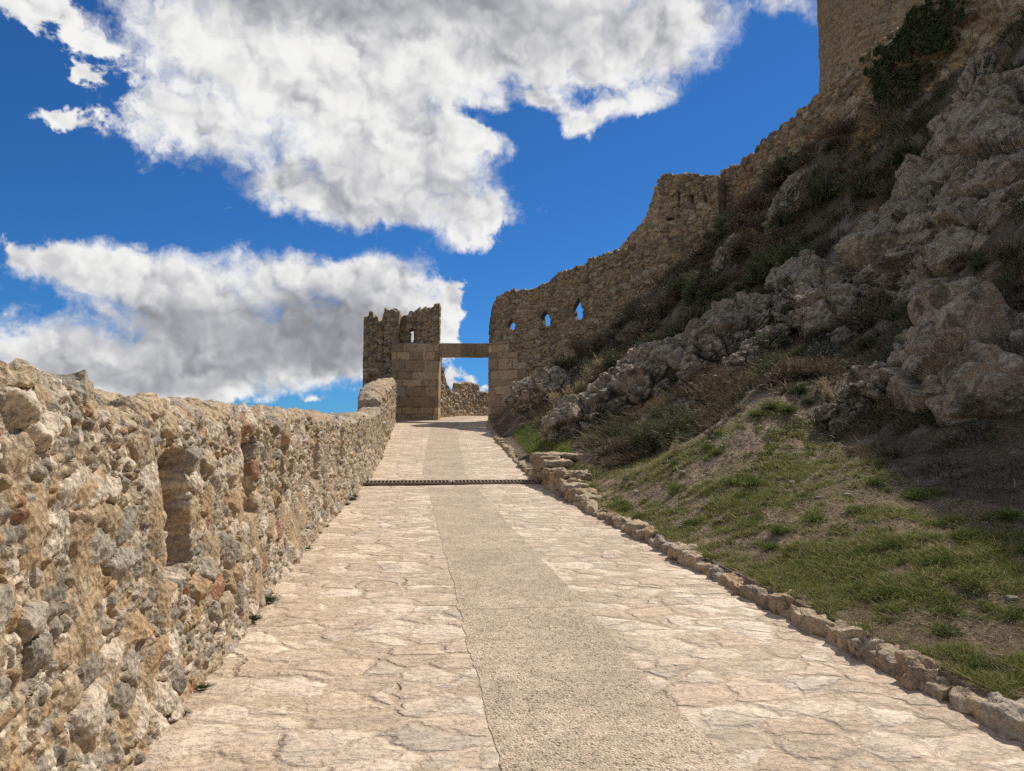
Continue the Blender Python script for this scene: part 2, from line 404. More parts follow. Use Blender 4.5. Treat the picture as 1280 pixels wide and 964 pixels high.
def soil_mat():
    m, N, bs = new_mat('hill_soil'); co = obj_co(N); c = vcol(N)
    n1 = N.noise(co, 22, 6, 0.7); n2 = N.noise(co, 3.5, 5, 0.65); n3 = N.noise(co, 90, 3, 0.6)
    base = N.vm('SCALE', c, scale=N.m('MULTIPLY', N.smooth(n1, 0.25, 0.75, 0.5, 1.5), N.smooth(n2, 0.3, 0.7, 0.72, 1.25)))
    v = N.vor(co, 15, 'F1'); vc = N.vor(co, 15, 'F1', 'Color')
    peb = N.m('MULTIPLY', N.m('SUBTRACT', 1.0, N.smooth(v, 0.16, 0.26)), N.smooth(N.sep(vc)[0], 0.72, 0.76))
    base = N.mix(peb, base, (0.30, 0.24, 0.175, 1))
    N.l.new(base, bs.inputs['Base Color'])
    h = N.m('ADD', N.m('ADD', N.m('MULTIPLY', n1, 1.0), N.m('MULTIPLY', n3, 0.3)), N.m('ADD', N.m('MULTIPLY', n2, 2.0), N.m('MULTIPLY', peb, 0.5)))
    bump(N, bs, h, 0.05)
    return m
MAT_SOIL = soil_mat()

def rock_mat(name, base_a, base_b, orange=0.35, pale=0.8):
    m, N, bs = new_mat(name); co = obj_co(N)
    n1 = N.noise(co, 9, 7, 0.68); n2 = N.noise(co, 1.3, 5, 0.6); n3 = N.noise(co, 34, 5, 0.7); n4 = N.noise(co, 2.6, 6, 0.7)
    n5 = N.noise(N.vm('ADD', co, (13, 5, 2)), 5.5, 6, 0.72)
    c = N.mix(N.smooth(n2, 0.35, 0.65), (*base_a, 1), (*base_b, 1))
    c = N.vm('SCALE', c, scale=N.m('MULTIPLY', N.smooth(n1, 0.25, 0.75, 0.5, 1.5), N.smooth(n3, 0.2, 0.8, 0.72, 1.25)))
    c = N.mix(N.m('MULTIPLY', N.m('MULTIPLY', N.smooth(n4, 0.52, 0.64), N.smooth(n1, 0.38, 0.58)), orange), c, (0.33, 0.15, 0.045, 1))
    v = N.vor(N.vm('ADD', co, N.vm('SCALE', N.noise(co, 20, 3, 0.6, 'Color'), scale=0.12)), 8.5, 'F1'); vc = N.sep(N.vor(co, 15, 'F1', 'Color'))[0]
    li = N.m('MULTIPLY', N.m('SUBTRACT', 1.0, N.smooth(v, 0.25, 0.50)), N.m('MULTIPLY', N.smooth(n5, 0.40, 0.52), N.smooth(n3, 0.4, 0.5)))
    c = N.mix(N.m('MULTIPLY', li, pale), c, (0.70, 0.62, 0.50, 1))
    dk = N.m('MULTIPLY', N.smooth(n5, 0.50, 0.36, 1.0, 0.0), 1.0)
    c = N.mix(N.m('MULTIPLY', N.smooth(N.m('SUBTRACT', 1.0, n4), 0.50, 0.60), 0.62), c, (0.085, 0.068, 0.046, 1))  # dark patches stand in for shade in cracks and hollows
    N.l.new(c, bs.inputs['Base Color'])
    h = N.m('ADD', N.m('ADD', N.m('MULTIPLY', n1, 1.4), N.m('MULTIPLY', n3, 0.5)), N.m('ADD', N.m('MULTIPLY', n2, 2.0), N.m('MULTIPLY', li, 0.12)))
    bump(N, bs, h, 0.09)
    return m
MAT_ROCK = rock_mat('limestone_grey', (0.335, 0.262, 0.180), (0.47, 0.385, 0.280), 0.38, 0.95)
MAT_ROCK_OR = rock_mat('limestone_ochre', (0.39, 0.315, 0.225), (0.52, 0.43, 0.32), 0.60, 0.85)

def plain_mat(name, rgb, rough=0.6, metal=0.0, scale=40):
    m, N, bs = new_mat(name); co = obj_co(N)
    n = N.noise(co, scale, 4, 0.6)
    N.l.new(N.vm('SCALE', (rgb[0], rgb[1], rgb[2]), scale=N.smooth(n, 0.3, 0.7, 0.6, 1.4)), bs.inputs['Base Color'])
    bs.inputs['Roughness'].default_value = rough; bs.inputs['Metallic'].default_value = metal
    bump(N, bs, n, 0.003)
    return m
MAT_IRON = plain_mat('grate_iron', (0.23, 0.18, 0.13), 0.6, 0.2)
MAT_PIT_SHADE = plain_mat('drain_shade', (0.02, 0.017, 0.014), 0.9)


# ------------------------------------------------------------------ path profile
def zp(Y):
    Y = np.asarray(Y, float)
    s = 0
    for dy in (-2, -1, 0, 1, 2):
        s = s + np.interp(Y + dy, [-30, 0, 14, 20, 30, 43, 50, 60, 80], [-1.35, 0, .63, 1.02, 2.0, 3.33, 3.95, 4.2, 4.5])
    return s / 5
def xk(Y): return np.interp(Y, [-30, 18, 21, 25, 30, 36, 42, 46, 52, 60], [3.04, 3.04, 3.14, 3.36, 3.52, 3.9, 4.45, 5.2, 7.2, 11.0])
def xw(Y): return np.interp(Y, [-30, 10, 14, 19, 25, 36, 43, 46, 52, 60], [-1.33, -1.33, -1.22, -1.07, -.90, -.82, -.8, 1.2, 3.6, 8.0])
def xs0(Y): return np.interp(Y, [-30, 17, 20, 36, 43, 60], [.43, .43, .36, 1.0, 1.5, 6])
def xs1(Y): return np.interp(Y, [-30, 17, 20, 36, 43, 60], [1.49, 1.49, 1.50, 2.3, 2.9, 7.5])
GY = 17.15   # drain grate

def ribbon(name, ys, xa, xb, nx, lift, mat, rough=0.0, seed=3):
    ys = np.asarray(ys); t = np.linspace(0, 1, nx)
    Y = np.repeat(ys[:, None], nx, 1); X = xa(ys)[:, None] * (1 - t) + xb(ys)[:, None] * t
    Z = zp(Y) + lift + 0.022 * fbm(X * 0.9, Y * 0.9, oct=2, seed=5)
    if rough: Z = Z + rough * fbm(X * 5, Y * 5, oct=3, seed=3)
    n = len(ys); g = np.arange(n * nx).reshape(n, nx)
    q = np.stack([g[:-1, :-1], g[:-1, 1:], g[1:, 1:], g[1:, :-1]], -1).reshape(-1, 4)
    return mesh_obj(name, np.stack([X, Y, Z], -1).reshape(-1, 3), q, mat=mat)
YS = np.concatenate([np.linspace(-8, 1.6, 20)[:-1], np.geomspace(1.6, 60, 420)])
tag(ribbon('path', YS, lambda y: xw(y) - 0.35, lambda y: xk(y) + 0.18, 200, 0.0, MAT_FLAG, 0.006), kind='structure')
# the cast strip, with ragged long edges
def ragged(fn, k): return lambda y: fn(y) + 0.022 * fbm(y * 3.0, y * 0 + k, oct=3, seed=31) + 0.012 * fbm(y * 14.0, y * 0 + k, oct=2, seed=37)
ya = YS[YS < GY - 0.55]; yb = YS[YS > GY + 0.30]
tag(ribbon('path_strip', np.concatenate([ya]), ragged(xs0, 1), ragged(xs1, 9), 60, 0.0045, MAT_STRIP, 0.006, 8), kind='structure')
tag(ribbon('path_strip', np.concatenate([yb]), ragged(xs0, 4), ragged(xs1, 6), 60, 0.0045, MAT_STRIP, 0.006, 8), kind='structure')


# ------------------------------------------------------------------ hillside surface (thin-plate fit through surveyed points)
def surveyed():
    P = []
    for Y in (-14, -6, 0, 3, 6, 9, 12, 15, 18, 21, 25, 30, 36, 41): P.append((float(xk(Y)) + 0.12, Y, float(zp(Y)) + 0.10))
    for px, py, d in [(700, 578, 17.8), (760, 590, 16), (850, 560, 14.8), (958, 513, 12.6), (1050, 600, 9.5), (1150, 640, 7.6), (1280, 680, 6.1),
                      (1280, 585, 8.3), (1150, 575, 9.4), (1040, 545, 11.8), (1000, 470, 14.6), (900, 505, 16.5), (800, 530, 18.8), (720, 545, 22),
                      (660, 550, 26), (628, 532, 35), (680, 490, 34), (740, 455, 34), (700, 462, 40), (760, 415, 39), (830, 350, 38), (864, 320, 36.6), (905, 285, 35.6),
                      (926, 266, 34), (1017, 191, 29.8), (1075, 158, 27.6), (1133, 137, 25.6), (1200, 100, 23.6), (1280, 30, 21.8),
                      (900, 400, 26.5), (850, 450, 23.5), (950, 330, 27), (1000, 300, 25.5), (1050, 400, 18.5), (1100, 450, 14.2), (1100, 300, 20.5),
                      (1150, 215, 22.2), (1200, 300, 16.8), (1280, 345, 11.8), (1280, 220, 15.5), (1280, 120, 19.0), (970, 390, 22), (1180, 420, 12.2)]:
        P.append(tuple(at(px, py, d)))
    # out of the frame to the right the cliff carries on
    P += [(8, 3, 1.4), (12, 2, 5.5), (16, 4, 10.5), (20, 10, 14.5), (9, -6, 2.2), (16, -6, 9), (24, -6, 14), (7, -14, 1.2), (16, -14, 8),
          (30, 14, 16), (34, 30, 17), (30, 45, 16.5), (18, 50, 13), (10, 52, 8.5), (44, 0, 16), (48, 30, 17), (44, 60, 15), (14, 64, 7), (44, -14, 15), (9, 60, 5)]
    return np.array(P)
SP = surveyed()
def _tps_fit(P, lam=0.02):
    n = len(P); D = np.hypot(P[:, None, 0] - P[None, :, 0], P[:, None, 1] - P[None, :, 1])
    K = np.where(D > 0, D * D * np.log(D + 1e-9), 0) + lam * np.eye(n)
    A = np.zeros((n + 3, n + 3)); A[:n, :n] = K; A[:n, n] = 1; A[:n, n + 1:] = P[:, :2]; A[n, :n] = 1; A[n + 1:, :n] = P[:, :2].T
    return np.linalg.solve(A, np.concatenate([P[:, 2], [0, 0, 0]]))
TW = _tps_fit(SP)
def hill0(X, Y):
    X = np.asarray(X, float); Y = np.asarray(Y, float); sh = X.shape; x = X.ravel(); y = Y.ravel()
    o = np.empty(len(x)); n = len(SP)
    for i in range(0, len(x), 20000):
        a = x[i:i + 20000, None] - SP[None, :, 0]; b = y[i:i + 20000, None] - SP[None, :, 1]
        r2 = a * a + b * b
        o[i:i + 20000] = (0.5 * r2 * np.log(r2 + 1e-12)) @ TW[:n] + TW[n] + x[i:i + 20000] * TW[n + 1] + y[i:i + 20000] * TW[n + 2]
    return o.reshape(sh)
def hill(X, Y):
    X = np.asarray(X, float); Y = np.asarray(Y, float)
    t = X - xk(Y); z = hill0(X, Y)
    k = sst(t, 0.15, 1.2)
    z = z * k + (zp(Y) + 0.10 + 0.12 * np.clip(t, 0, 2)) * (1 - k)
    st = sst(t, 2.5, 7)      # rougher up the slope
    z = z + (0.05 + 0.22 * st) * fbm(X * 0.7, Y * 0.7, oct=3, seed=41) * sst(t, 0.2, 1.0) + (0.05 + 0.05 * st) * fbm(X * 3.1, Y * 3.1, oct=4, seed=43) * sst(t, 0.1, 0.5)
    return np.maximum(z, zp(Y) - 0.3)
def on_hill(px, py, dmin=3.0, dmax=60.0):
    d = np.linspace(dmin, dmax, 1500); v = ray(px, py)
    Q = EYE3 + d[:, None] * v
    below = Q[:, 2] < hill(Q[:, 0], Q[:, 1])
    below &= Q[:, 0] > xk(Q[:, 1])
    i = np.argmax(below)
    if not below.any(): return None
    return Q[i], d[i]

def inpoly(x, y, poly):
    p = np.asarray(poly, float); c = np.zeros(np.shape(x), bool); j = len(p) - 1
    for i in range(len(p)):
        c ^= ((p[i, 1] > y) != (p[j, 1] > y)) & (x < (p[j, 0] - p[i, 0]) * (y - p[i, 1]) / (p[j, 1] - p[i, 1] + 1e-12) + p[i, 0])
        j = i
    return c
# grass area on the ground: kerb side to the foot of the rocks
FOOT = [on_hill(*p)[0][:2] for p in [(1278, 640), (1200, 625), (1110, 590), (1050, 560), (1005, 515), (950, 500), (890, 545), (820, 570), (760, 588), (715, 582)]]
GRASS = [(float(xk(y)), y) for y in (18.2, 15, 12, 9, 6, 3, 0, -6)] + [(9.5, -6), (9.5, 0.5), (8.2, 3.6)] + [tuple(p) for p in FOOT]
FOOT2 = [on_hill(*p)[0][:2] for p in [(640, 542), (690, 518), (716, 530), (714, 574), (682, 579), (658, 564)]]

def build_hill():
    ys = np.concatenate([np.linspace(-12, 1.5, 40)[:-1], np.linspace(1.5, 20, 330)[:-1], np.linspace(20, 66, 330)])
    t = np.concatenate([[0], np.geomspace(0.05, 44, 330)])
    Y = np.repeat(ys[:, None], len(t), 1); X = xk(ys)[:, None] + 0.05 + t[None]
    Z = hill(X, Y)
    Z[:, 0] = zp(ys) - 0.15
    g = np.arange(Y.size).reshape(Y.shape)
    q = np.stack([g[:-1, :-1], g[:-1, 1:], g[1:, 1:], g[1:, :-1]], -1).reshape(-1, 4)
    ing = inpoly(X, Y, GRASS)
    n = fbm(X * 0.8, Y * 0.8, oct=4, seed=51); n2 = fbm(X * 2.5, Y * 2.5, oct=4, seed=53)
    dirt = np.array([0.36, 0.275, 0.19]); green = np.array([0.14, 0.145, 0.05]); scrub = np.array([0.135, 0.10, 0.064]); stone = np.array([0.22, 0.18, 0.14]); och = np.array([0.33, 0.185, 0.08])
    gm = np.where(ing, sst(n + 0.5 * n2, -0.25, 0.2), 0)[..., None]
    c = np.where(ing[..., None], dirt * (1 - gm * 0.75) + green * gm * 0.75, scrub)
    m = sst(n2 + 0.6 * n, 0.12, 0.35)[..., None] * (~ing)[..., None]
    c = c * (1 - m) + stone * m
    m = sst(fbm(X * 0.5, Y * 0.5, oct=4, seed=57) + 0.3 * n2, 0.22, 0.4)[..., None] * (~ing)[..., None]
    c = c * (1 - m * 0.8) + och * m * 0.8
    return tag(mesh_obj('hillside', np.stack([X, Y, Z], -1).reshape(-1, 3), q, col=c.reshape(-1, 3), mat=MAT_SOIL), kind='structure')
build_hill()

def build_ground():
    m, N, bs = new_mat('far_ground'); co = obj_co(N)
    n = N.noise(co, 0.01, 6, 0.6); n2 = N.noise(co, 0.3, 5, 0.6)
    c = N.mix(N.smooth(n, 0.4, 0.6), (0.10, 0.11, 0.045, 1), (0.26, 0.20, 0.12, 1))
    N.l.new(N.vm('SCALE', c, scale=N.smooth(n2, 0.3, 0.7, 0.7, 1.3)), bs.inputs['Base Color'])
    k = np.sinh(np.linspace(-1, 1, 161) * 6.0) / np.sinh(6.0) * 5000
    X, Y = np.meshgrid(k, k); Y = Y + 20
    dx = np.maximum(np.maximum(-2.0 - X, X - 46), 0); dy = np.maximum(np.maximum(-20 - Y, Y - 70), 0)
    d = np.hypot(dx, dy)
    Z = np.where(d <= 0, -6.0, -6.0 - 44 * (1 - np.exp(-d / 45))) + 14 * fbm(X / 300, Y / 300, oct=4, seed=61) * sst(d, 30, 400)
    g = np.arange(X.size).reshape(X.shape)
    q = np.stack([g[:-1, :-1], g[:-1, 1:], g[1:, 1:], g[1:, :-1]], -1).reshape(-1, 4)
    tag(mesh_obj('ground', np.stack([X, Y, Z], -1).reshape(-1, 3), q, mat=m), kind='structure')
    # steep bank outside the parapet
    ys = np.linspace(-12, 66, 160); t = np.linspace(0, 1, 24)
    Yb = np.repeat(ys[:, None], 24, 1); Xb = (xw(ys) - 0.6)[:, None] - 16 * t[None]
    Zb = (zp(ys) - 0.5)[:, None] - 14 * t[None] ** 0.9 + 0.5 * fbm(Xb * .5, Yb * .5, oct=4, seed=63)
    g = np.arange(Yb.size).reshape(Yb.shape)
    q = np.stack([g[:-1, :-1], g[1:, :-1], g[1:, 1:], g[:-1, 1:]], -1).reshape(-1, 4)
    tag(mesh_obj('bank', np.stack([Xb, Yb, Zb], -1).reshape(-1, 3), q, mat=m), kind='structure')
build_ground()


# ------------------------------------------------------------------ masonry
PAL_NEAR = [(2.6, .52, .405, .275), (2.4, .43, .365, .285), (1.3, .47, .32, .18), (0.18, .40, .22, .13), (2.8, .66, .55, .42), (1.8, .32, .275, .215), (0.8, .47, .36, .22)]
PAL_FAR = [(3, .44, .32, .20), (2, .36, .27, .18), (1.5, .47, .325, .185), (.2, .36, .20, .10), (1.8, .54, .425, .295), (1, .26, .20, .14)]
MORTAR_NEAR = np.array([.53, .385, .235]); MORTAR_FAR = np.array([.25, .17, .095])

def rubble(u, v, big=(0.27, 0.19), small=(0.10, 0.075), seed=0, relief=1.0, pal=PAL_NEAR, mortar=MORTAR_NEAR, pbig=0.55, cover=0.30, fine=True):
    wu = u + 0.07 * fbm(u * 4, v * 4, oct=3, seed=seed + 1); wv = v + 0.05 * fbm(u * 4, v * 4, oct=3, seed=seed + 2)
    wu = wu + 0.012 * fbm(u * 25, v * 25, oct=2, seed=seed + 3); wv = wv + 0.012 * fbm(u * 25, v * 25, oct=2, seed=seed + 4)
    def cut(h, cx, cy, k0):
        """a stone as the part below several random planes: a chiselled, faceted lump"""
        t = 0.95 + (rnd(h, k0) - .5) * 0.7 * cx + (rnd(h, k0 + 1) - .5) * 0.7 * cy
        for k in range(4):
            a = 6.283 * (k / 4 + 0.25 * rnd(h, k0 + 2 + k)); mm_ = 0.5 + 1.7 * rnd(h, k0 + 7 + k); o_ = 0.75 + 0.65 * rnd(h, k0 + 12 + k)
            t = np.minimum(t, o_ - mm_ * (cx * np.cos(a) + cy * np.sin(a)))
        return t
    f1, f2, h, cx, cy = vor2(wu / big[0], wv / big[1], seed + 5)
    e = f2 - f1; isb = rnd(h, 4) < pbig
    pb = sst(e, 0.02, 0.11); sb = big[1] * 0.30
    db = pb * np.clip(cut(h, cx, cy, 20), -.1, 1) * sb * (0.45 + 0.75 * rnd(h, 5))
    g1, g2, k, dx, dy = vor2(wu / small[0], wv / small[1], seed + 9)
    e2 = g2 - g1; ps = sst(e2, 0.03, 0.15); ss = small[1] * 0.42
    ds = ps * np.clip(cut(k, dx, dy, 40), -.1, 1) * ss * (0.25 + 0.95 * rnd(k, 5))
    inb = isb & (e > 0.04)
    disp = np.where(isb, np.where(e > 0.04, db, -0.1 * ss), ds)
    colr = np.where(inb[..., None], pick(h, 8, pal), pick(k, 8, pal))
    stone = np.where(inb, pb, ps)
    # small fractures on the stone faces
    q1, q2, kk, ax, ay = vor2(wu / (small[0] * .45), wv / (small[1] * .5), seed + 15)
    disp = disp + (((rnd(kk, 3) - .5) * ax + (rnd(kk, 4) - .5) * ay) * 0.7 + (rnd(kk, 5) - .5) * 0.25) * small[1] * 0.20 * stone
    colr = colr * (0.80 + 0.40 * rnd(kk, 6))[..., None]
    # missing stones leave pits
    pit = (rnd(k, 9) < 0.09) & ~inb
    disp = np.where(pit, disp - 0.055 * sst(e2, 0.03, 0.2), disp)
    # mortar lies over part of it
    cov = fbm(u * 2.3, v * 2.3, oct=4, seed=seed + 11)
    mh = small[1] * (-0.04 + 0.50 * sst(cov, 0.35 - cover, 0.75 - cover) + 0.10 * fbm(u * 9, v * 9, oct=3, seed=seed + 12))
    mm = sst(mh - disp, -0.004, 0.006)
    disp = np.maximum(disp, mh)
    colr = colr * (1 - mm[..., None]) + mortar * (0.9 + 0.25 * fbm(u * 7, v * 7, oct=3, seed=seed + 13))[..., None] * mm[..., None]
    r = 0.006 if fine else 0.02
    disp = disp + r * fbm(u * 16, v * 16, oct=4, seed=seed + 14, gain=0.6) * (1 if fine else big[1])
    return disp * relief, np.clip(colr, 0.03, 0.8)

def ashlar(u, v, bw=0.95, bh=0.52, seed=0):
    wv = v + 0.09 * np.sin(v * 3.3 + seed) + 0.02 * fbm(u * 2, v * 2, oct=2, seed=seed)
    row = np.floor(wv / bh); fv = wv / bh - row
    o = np.zeros_like(row)
    hr = _h(row, o, o, seed + 1)
    uu = u / (bw * (0.75 + 0.5 * rnd(hr, 1))) + rnd(hr, 2) * 7 + 0.02 * fbm(u * 3, v * 3, oct=2, seed=seed + 3)
    cellu = np.floor(uu); fu = uu - cellu; hb = _h(cellu, row, o, seed + 2)
    ed = np.minimum(np.minimum(fu, 1 - fu) * bw, np.minimum(fv, 1 - fv) * bh)
    p = sst(ed + 0.012 * fbm(u * 9, v * 9, oct=2, seed=seed + 4), 0.006, 0.05)
    p = p * sst(vnoise(u * 1.7, v * 1.7, seed=seed + 8), 0.15, 0.5) + 1 - sst(vnoise(u * 1.7, v * 1.7, seed=seed + 8), 0.15, 0.5)   # joints worn away in places
    disp = p * 0.05 + (rnd(hb, 3) - .5) * 0.04 * p + 0.018 * fbm(u * 6, v * 6, oct=4, seed=seed + 5)
    c = pick(hb, 4, [(3, .44, .305, .185), (2, .36, .25, .15), (1.5, .50, .36, .22), (1, .29, .21, .135), (0.8, .46, .37, .26)])
    c = c * (0.85 + 0.3 * rnd(hb, 6))[..., None]
    mort = np.array([.31, .215, .13])
    return disp, c * p[..., None] + mort * (1 - p[..., None])

def wall(name, plan, s_cols, zb, zt, thick, rows, pat, mat, holes=(), layers=6, end_rough=0.06, parent=None, top_amp=1.0, recess=None, cap=0.0, batter=None):
    """a standing wall: plan = polyline of its front face (front = right-hand side when walking along it)"""
    plan = np.array(plan, float); seg = np.diff(plan, axis=0); L = np.hypot(seg[:, 0], seg[:, 1]); cum = np.concatenate([[0], np.cumsum(L)])
    s = np.asarray(s_cols, float)
    px = np.interp(s, cum, plan[:, 0]); py = np.interp(s, cum, plan[:, 1])
    tn = seg / L[:, None]; nn = np.stack([tn[:, 1], -tn[:, 0]], -1)
    mid = (cum[:-1] + cum[1:]) / 2
    if len(mid) > 1:
        w_ = 0.5
        nx = np.interp(s, mid, nn[:, 0]); ny = np.interp(s, mid, nn[:, 1]); ln = np.hypot(nx, ny); nx /= ln; ny /= ln
    else:
        nx = np.full(len(s), nn[0, 0]); ny = np.full(len(s), nn[0, 1])
    m = rows + 1; n = len(s); v = np.linspace(0, 1, m)
    Zb = zb(s); Zt = zt(s)
    Z = Zb[:, None] * (1 - v) + Zt[:, None] * v; U = np.repeat(s[:, None], m, 1)
    D, C = pat(U, Z)
    if recess is not None:
        rd, rc, rm = recess(U, Z); D = D - rd; C = C * (1 - rm[..., None]) + rc * rm[..., None]
    if cap > 0:   # mortar capping, rounded over
        hgt = (Zt[:, None] - Z); k = 1 - sst(hgt, 0.0, cap)
        D = D - 0.5 * cap * k ** 2
        kk = (1 - sst(hgt + 0.05 * fbm(U * 6, Z * 6, oct=3, seed=77), cap * 0.3, cap * 0.9)) * sst(fbm(U * 1.7, U * 0, oct=3, seed=78), -.10, 0.30)
        D = D * (1 - 0.6 * kk); C = C * (1 - kk[..., None]) + np.array([.55, .415, .265]) * kk[..., None]
    if batter is not None: D = D + batter(v)[None, :]
    # front
    Vf = np.stack([px[:, None] + nx[:, None] * D, py[:, None] + ny[:, None] * D, Z], -1)
    lay = [Vf]
    for k in range(1, layers + 1):
        f = k / layers * thick
        Db = -f + (0.03 * fbm(U * 3, Z * 3, oct=2, seed=91) if k == layers else 0) + (1 - k / layers) * np.clip(D, -0.08, 0.08)
        J = end_rough * fbm(U * 2.7 + k * 3.1, Z * 2.7, Z * 0 + f * 5, oct=3, seed=93)
        Z2 = Z + J * 0.8
        lay.append(np.stack([px[:, None] + nx[:, None] * Db + seg[0, 0] / L[0] * J, py[:, None] + ny[:, None] * Db + seg[0, 1] / L[0] * J, Z2], -1))
    # top relief: stones of the last course
    for k in range(layers + 1):
        f = k / layers * thick
        dt, ct = pat(s + 31.7, np.full(n, f) + 5.0)
        dome = 4 * (k / layers) * (1 - k / layers) * (0.10 if cap > 0.1 else 0.03)
        lay[k][:, -1, 2] += dt * top_amp + dome
    used = np.ones((n - 1, m - 1), bool)
    sc = (s[:-1] + s[1:]) / 2; zc = (Z[:-1, :-1] + Z[1:, 1:]) / 2; ucn = np.repeat(sc[:, None], m - 1, 1)
    ju = ucn + 0.045 * fbm(ucn * 5, zc * 5, oct=2, seed=95); jz = zc + 0.06 * fbm(ucn * 5, zc * 5, oct=2, seed=96)
    for poly in holes: used &= ~inpoly(ju, jz, poly)
    g = np.arange(n * m).reshape(n, m)
    fq = np.stack([g[:-1, :-1], g[1:, :-1], g[1:, 1:], g[:-1, 1:]], -1)[used]
    Q = [fq, fq[:, ::-1] + layers * n * m]
    # rim quads between the layers wherever the face ends
    ed = np.concatenate([fq[:, [0, 1]], fq[:, [1, 2]], fq[:, [2, 3]], fq[:, [3, 0]]])
    key = np.minimum(ed[:, 0], ed[:, 1]).astype(np.int64) * (n * m) + np.maximum(ed[:, 0], ed[:, 1])
    _, inv, cnt = np.unique(key, return_inverse=True, return_counts=True)
    be = ed[cnt[inv] == 1]
    for k in range(layers):
        Q.append(np.stack([be[:, 1] + k * n * m, be[:, 0] + k * n * m, be[:, 0] + (k + 1) * n * m, be[:, 1] + (k + 1) * n * m], -1))
    V = np.concatenate([l.reshape(-1, 3) for l in lay])
    Cc = np.concatenate([C.reshape(-1, 3)] * (layers + 1))
    Q = np.concatenate(Q)
    # drop unused inner vertices
    usedv = np.zeros(len(V), bool); usedv[Q.ravel()] = True
    remap = np.cumsum(usedv) - 1
    return mesh_obj(name, V[usedv], remap[Q], col=Cc[usedv], mat=mat, parent=parent)

# ---- parapet on the left of the path
def parapet():
    ys = [1.2]
    while ys[-1] < 24.0: ys.append(ys[-1] + float(np.clip(0.0026 * ys[-1], 0.0075, 0.03)))
    ys = np.array(ys)
    plan = [(float(xw(y)), y) for y in np.linspace(1.2, 24.2, 60)]
    pl = np.array(plan); cum = np.concatenate([[0], np.cumsum(np.hypot(*np.diff(pl, axis=0).T))])
    y_of = lambda s: np.interp(s, cum, pl[:, 1])
    s = np.interp(ys, pl[:, 1], cum)
    rag = lambda s: 0.05 * fbm(np.floor(s * 4.3) * 0.71, s * 0, oct=2, seed=99) + 0.05 * fbm(s * 3.4, s * 0, oct=4, seed=101) + 0.05 * fbm(s * 1.1, s * 0 + 3, oct=2, seed=102)
    zt = lambda s: zp(y_of(s)) + np.interp(y_of(s), [1, 2.7, 3.1, 3.5, 4.1, 7, 11, 15, 20, 24.2], [1.80, 1.77, 1.73, 1.66, 1.63, 1.63, 1.57, 1.50, 1.47, 1.45]) + rag(s)
    zb = lambda s: zp(y_of(s)) - 0.12
    slots = [(4.22, 4.62, 0.72, 1.36), (6.12, 6.52, 0.80, 1.38), (7.85, 8.2, 0.75, 1.36), (10.5, 10.95, 0.7, 1.36), (13.2, 13.6, 0.7, 1.3), (16.3, 16.7, 0.7, 1.3)]
    def recess(U, Z):
        Y = y_of(U); hz = Z - zp(Y); d = np.zeros_like(Y)
        wob = 0.05 * fbm(U * 7, Z * 7, oct=3, seed=111)
        for a, b, c, e in slots:
            d = np.maximum(d, sst(Y + wob, a - .015, a + .02) * (1 - sst(Y + wob, b - .06, b + .06)) * sst(hz + wob, c - .05, c + .05) * (1 - sst(hz + wob, e - .04, e + .04)))
        course = sst(np.abs((Z * 9.0) % 1.0 - 0.5), 0.36, 0.46)
        br = np.array([.40, .235, .14]) * (0.75 + 0.5 * vnoise(U * 9, np.floor(Z * 9.0) * 7.3, seed=5))[..., None]
        return d * (0.26 + 0.03 * course), br, d * 0.45
    def pat(u, v):
        d, c = rubble(u, v, big=(0.23, 0.15), small=(0.08, 0.056), seed=7, relief=1.25, cover=0.20, pbig=0.42)
        # bulge and sag of old walling
        return d + 0.05 * fbm(u * 0.9, v * 1.1, oct=2, seed=115), c
    bat = lambda v: 0.14 * (1 - v) ** 3
    o = wall('stone_wall', plan, s, zb, zt, 0.62, 215, pat, MAT_WALL, recess=recess, cap=0.07, layers=8, top_amp=1.2, batter=bat)
    tag(o, 'long rubble stone parapet wall running up the left side of the path', 'wall')
    # higher stretch next to the gate
    ys2 = np.arange(24.0, 42.3, 0.032); plan2 = [(float(xw(y)), y) for y in np.linspace(24.0, 42.3, 40)]
    pl2 = np.array(plan2); cum2 = np.concatenate([[0], np.cumsum(np.hypot(*np.diff(pl2, axis=0).T))])
    yo2 = lambda s: np.interp(s, cum2, pl2[:, 1])
    s2 = np.interp(ys2, pl2[:, 1], cum2)
    zt2 = lambda s: zp(yo2(s)) + np.interp(yo2(s), [24, 24.5, 25.2, 27, 32, 42.3], [1.70, 1.93, 2.08, 2.15, 2.2, 2.25]) + 0.06 * fbm(s * 1.5, s * 0, oct=4, seed=121)
    zb2 = lambda s: zp(yo2(s)) - 0.12
    pat2 = lambda u, v: rubble(u, v, big=(0.34, 0.24), small=(0.13, 0.10), seed=23, relief=1.5, cover=0.22)
    o2 = wall('raised_section', plan2, s2, zb2, zt2, 0.72, 75, pat2, MAT_WALL, layers=9, cap=0.16, end_rough=0.10)
    o2.parent = o
    o2['label'] = 'taller rounded end of the parapet next to the gate'
    return o
parapet()


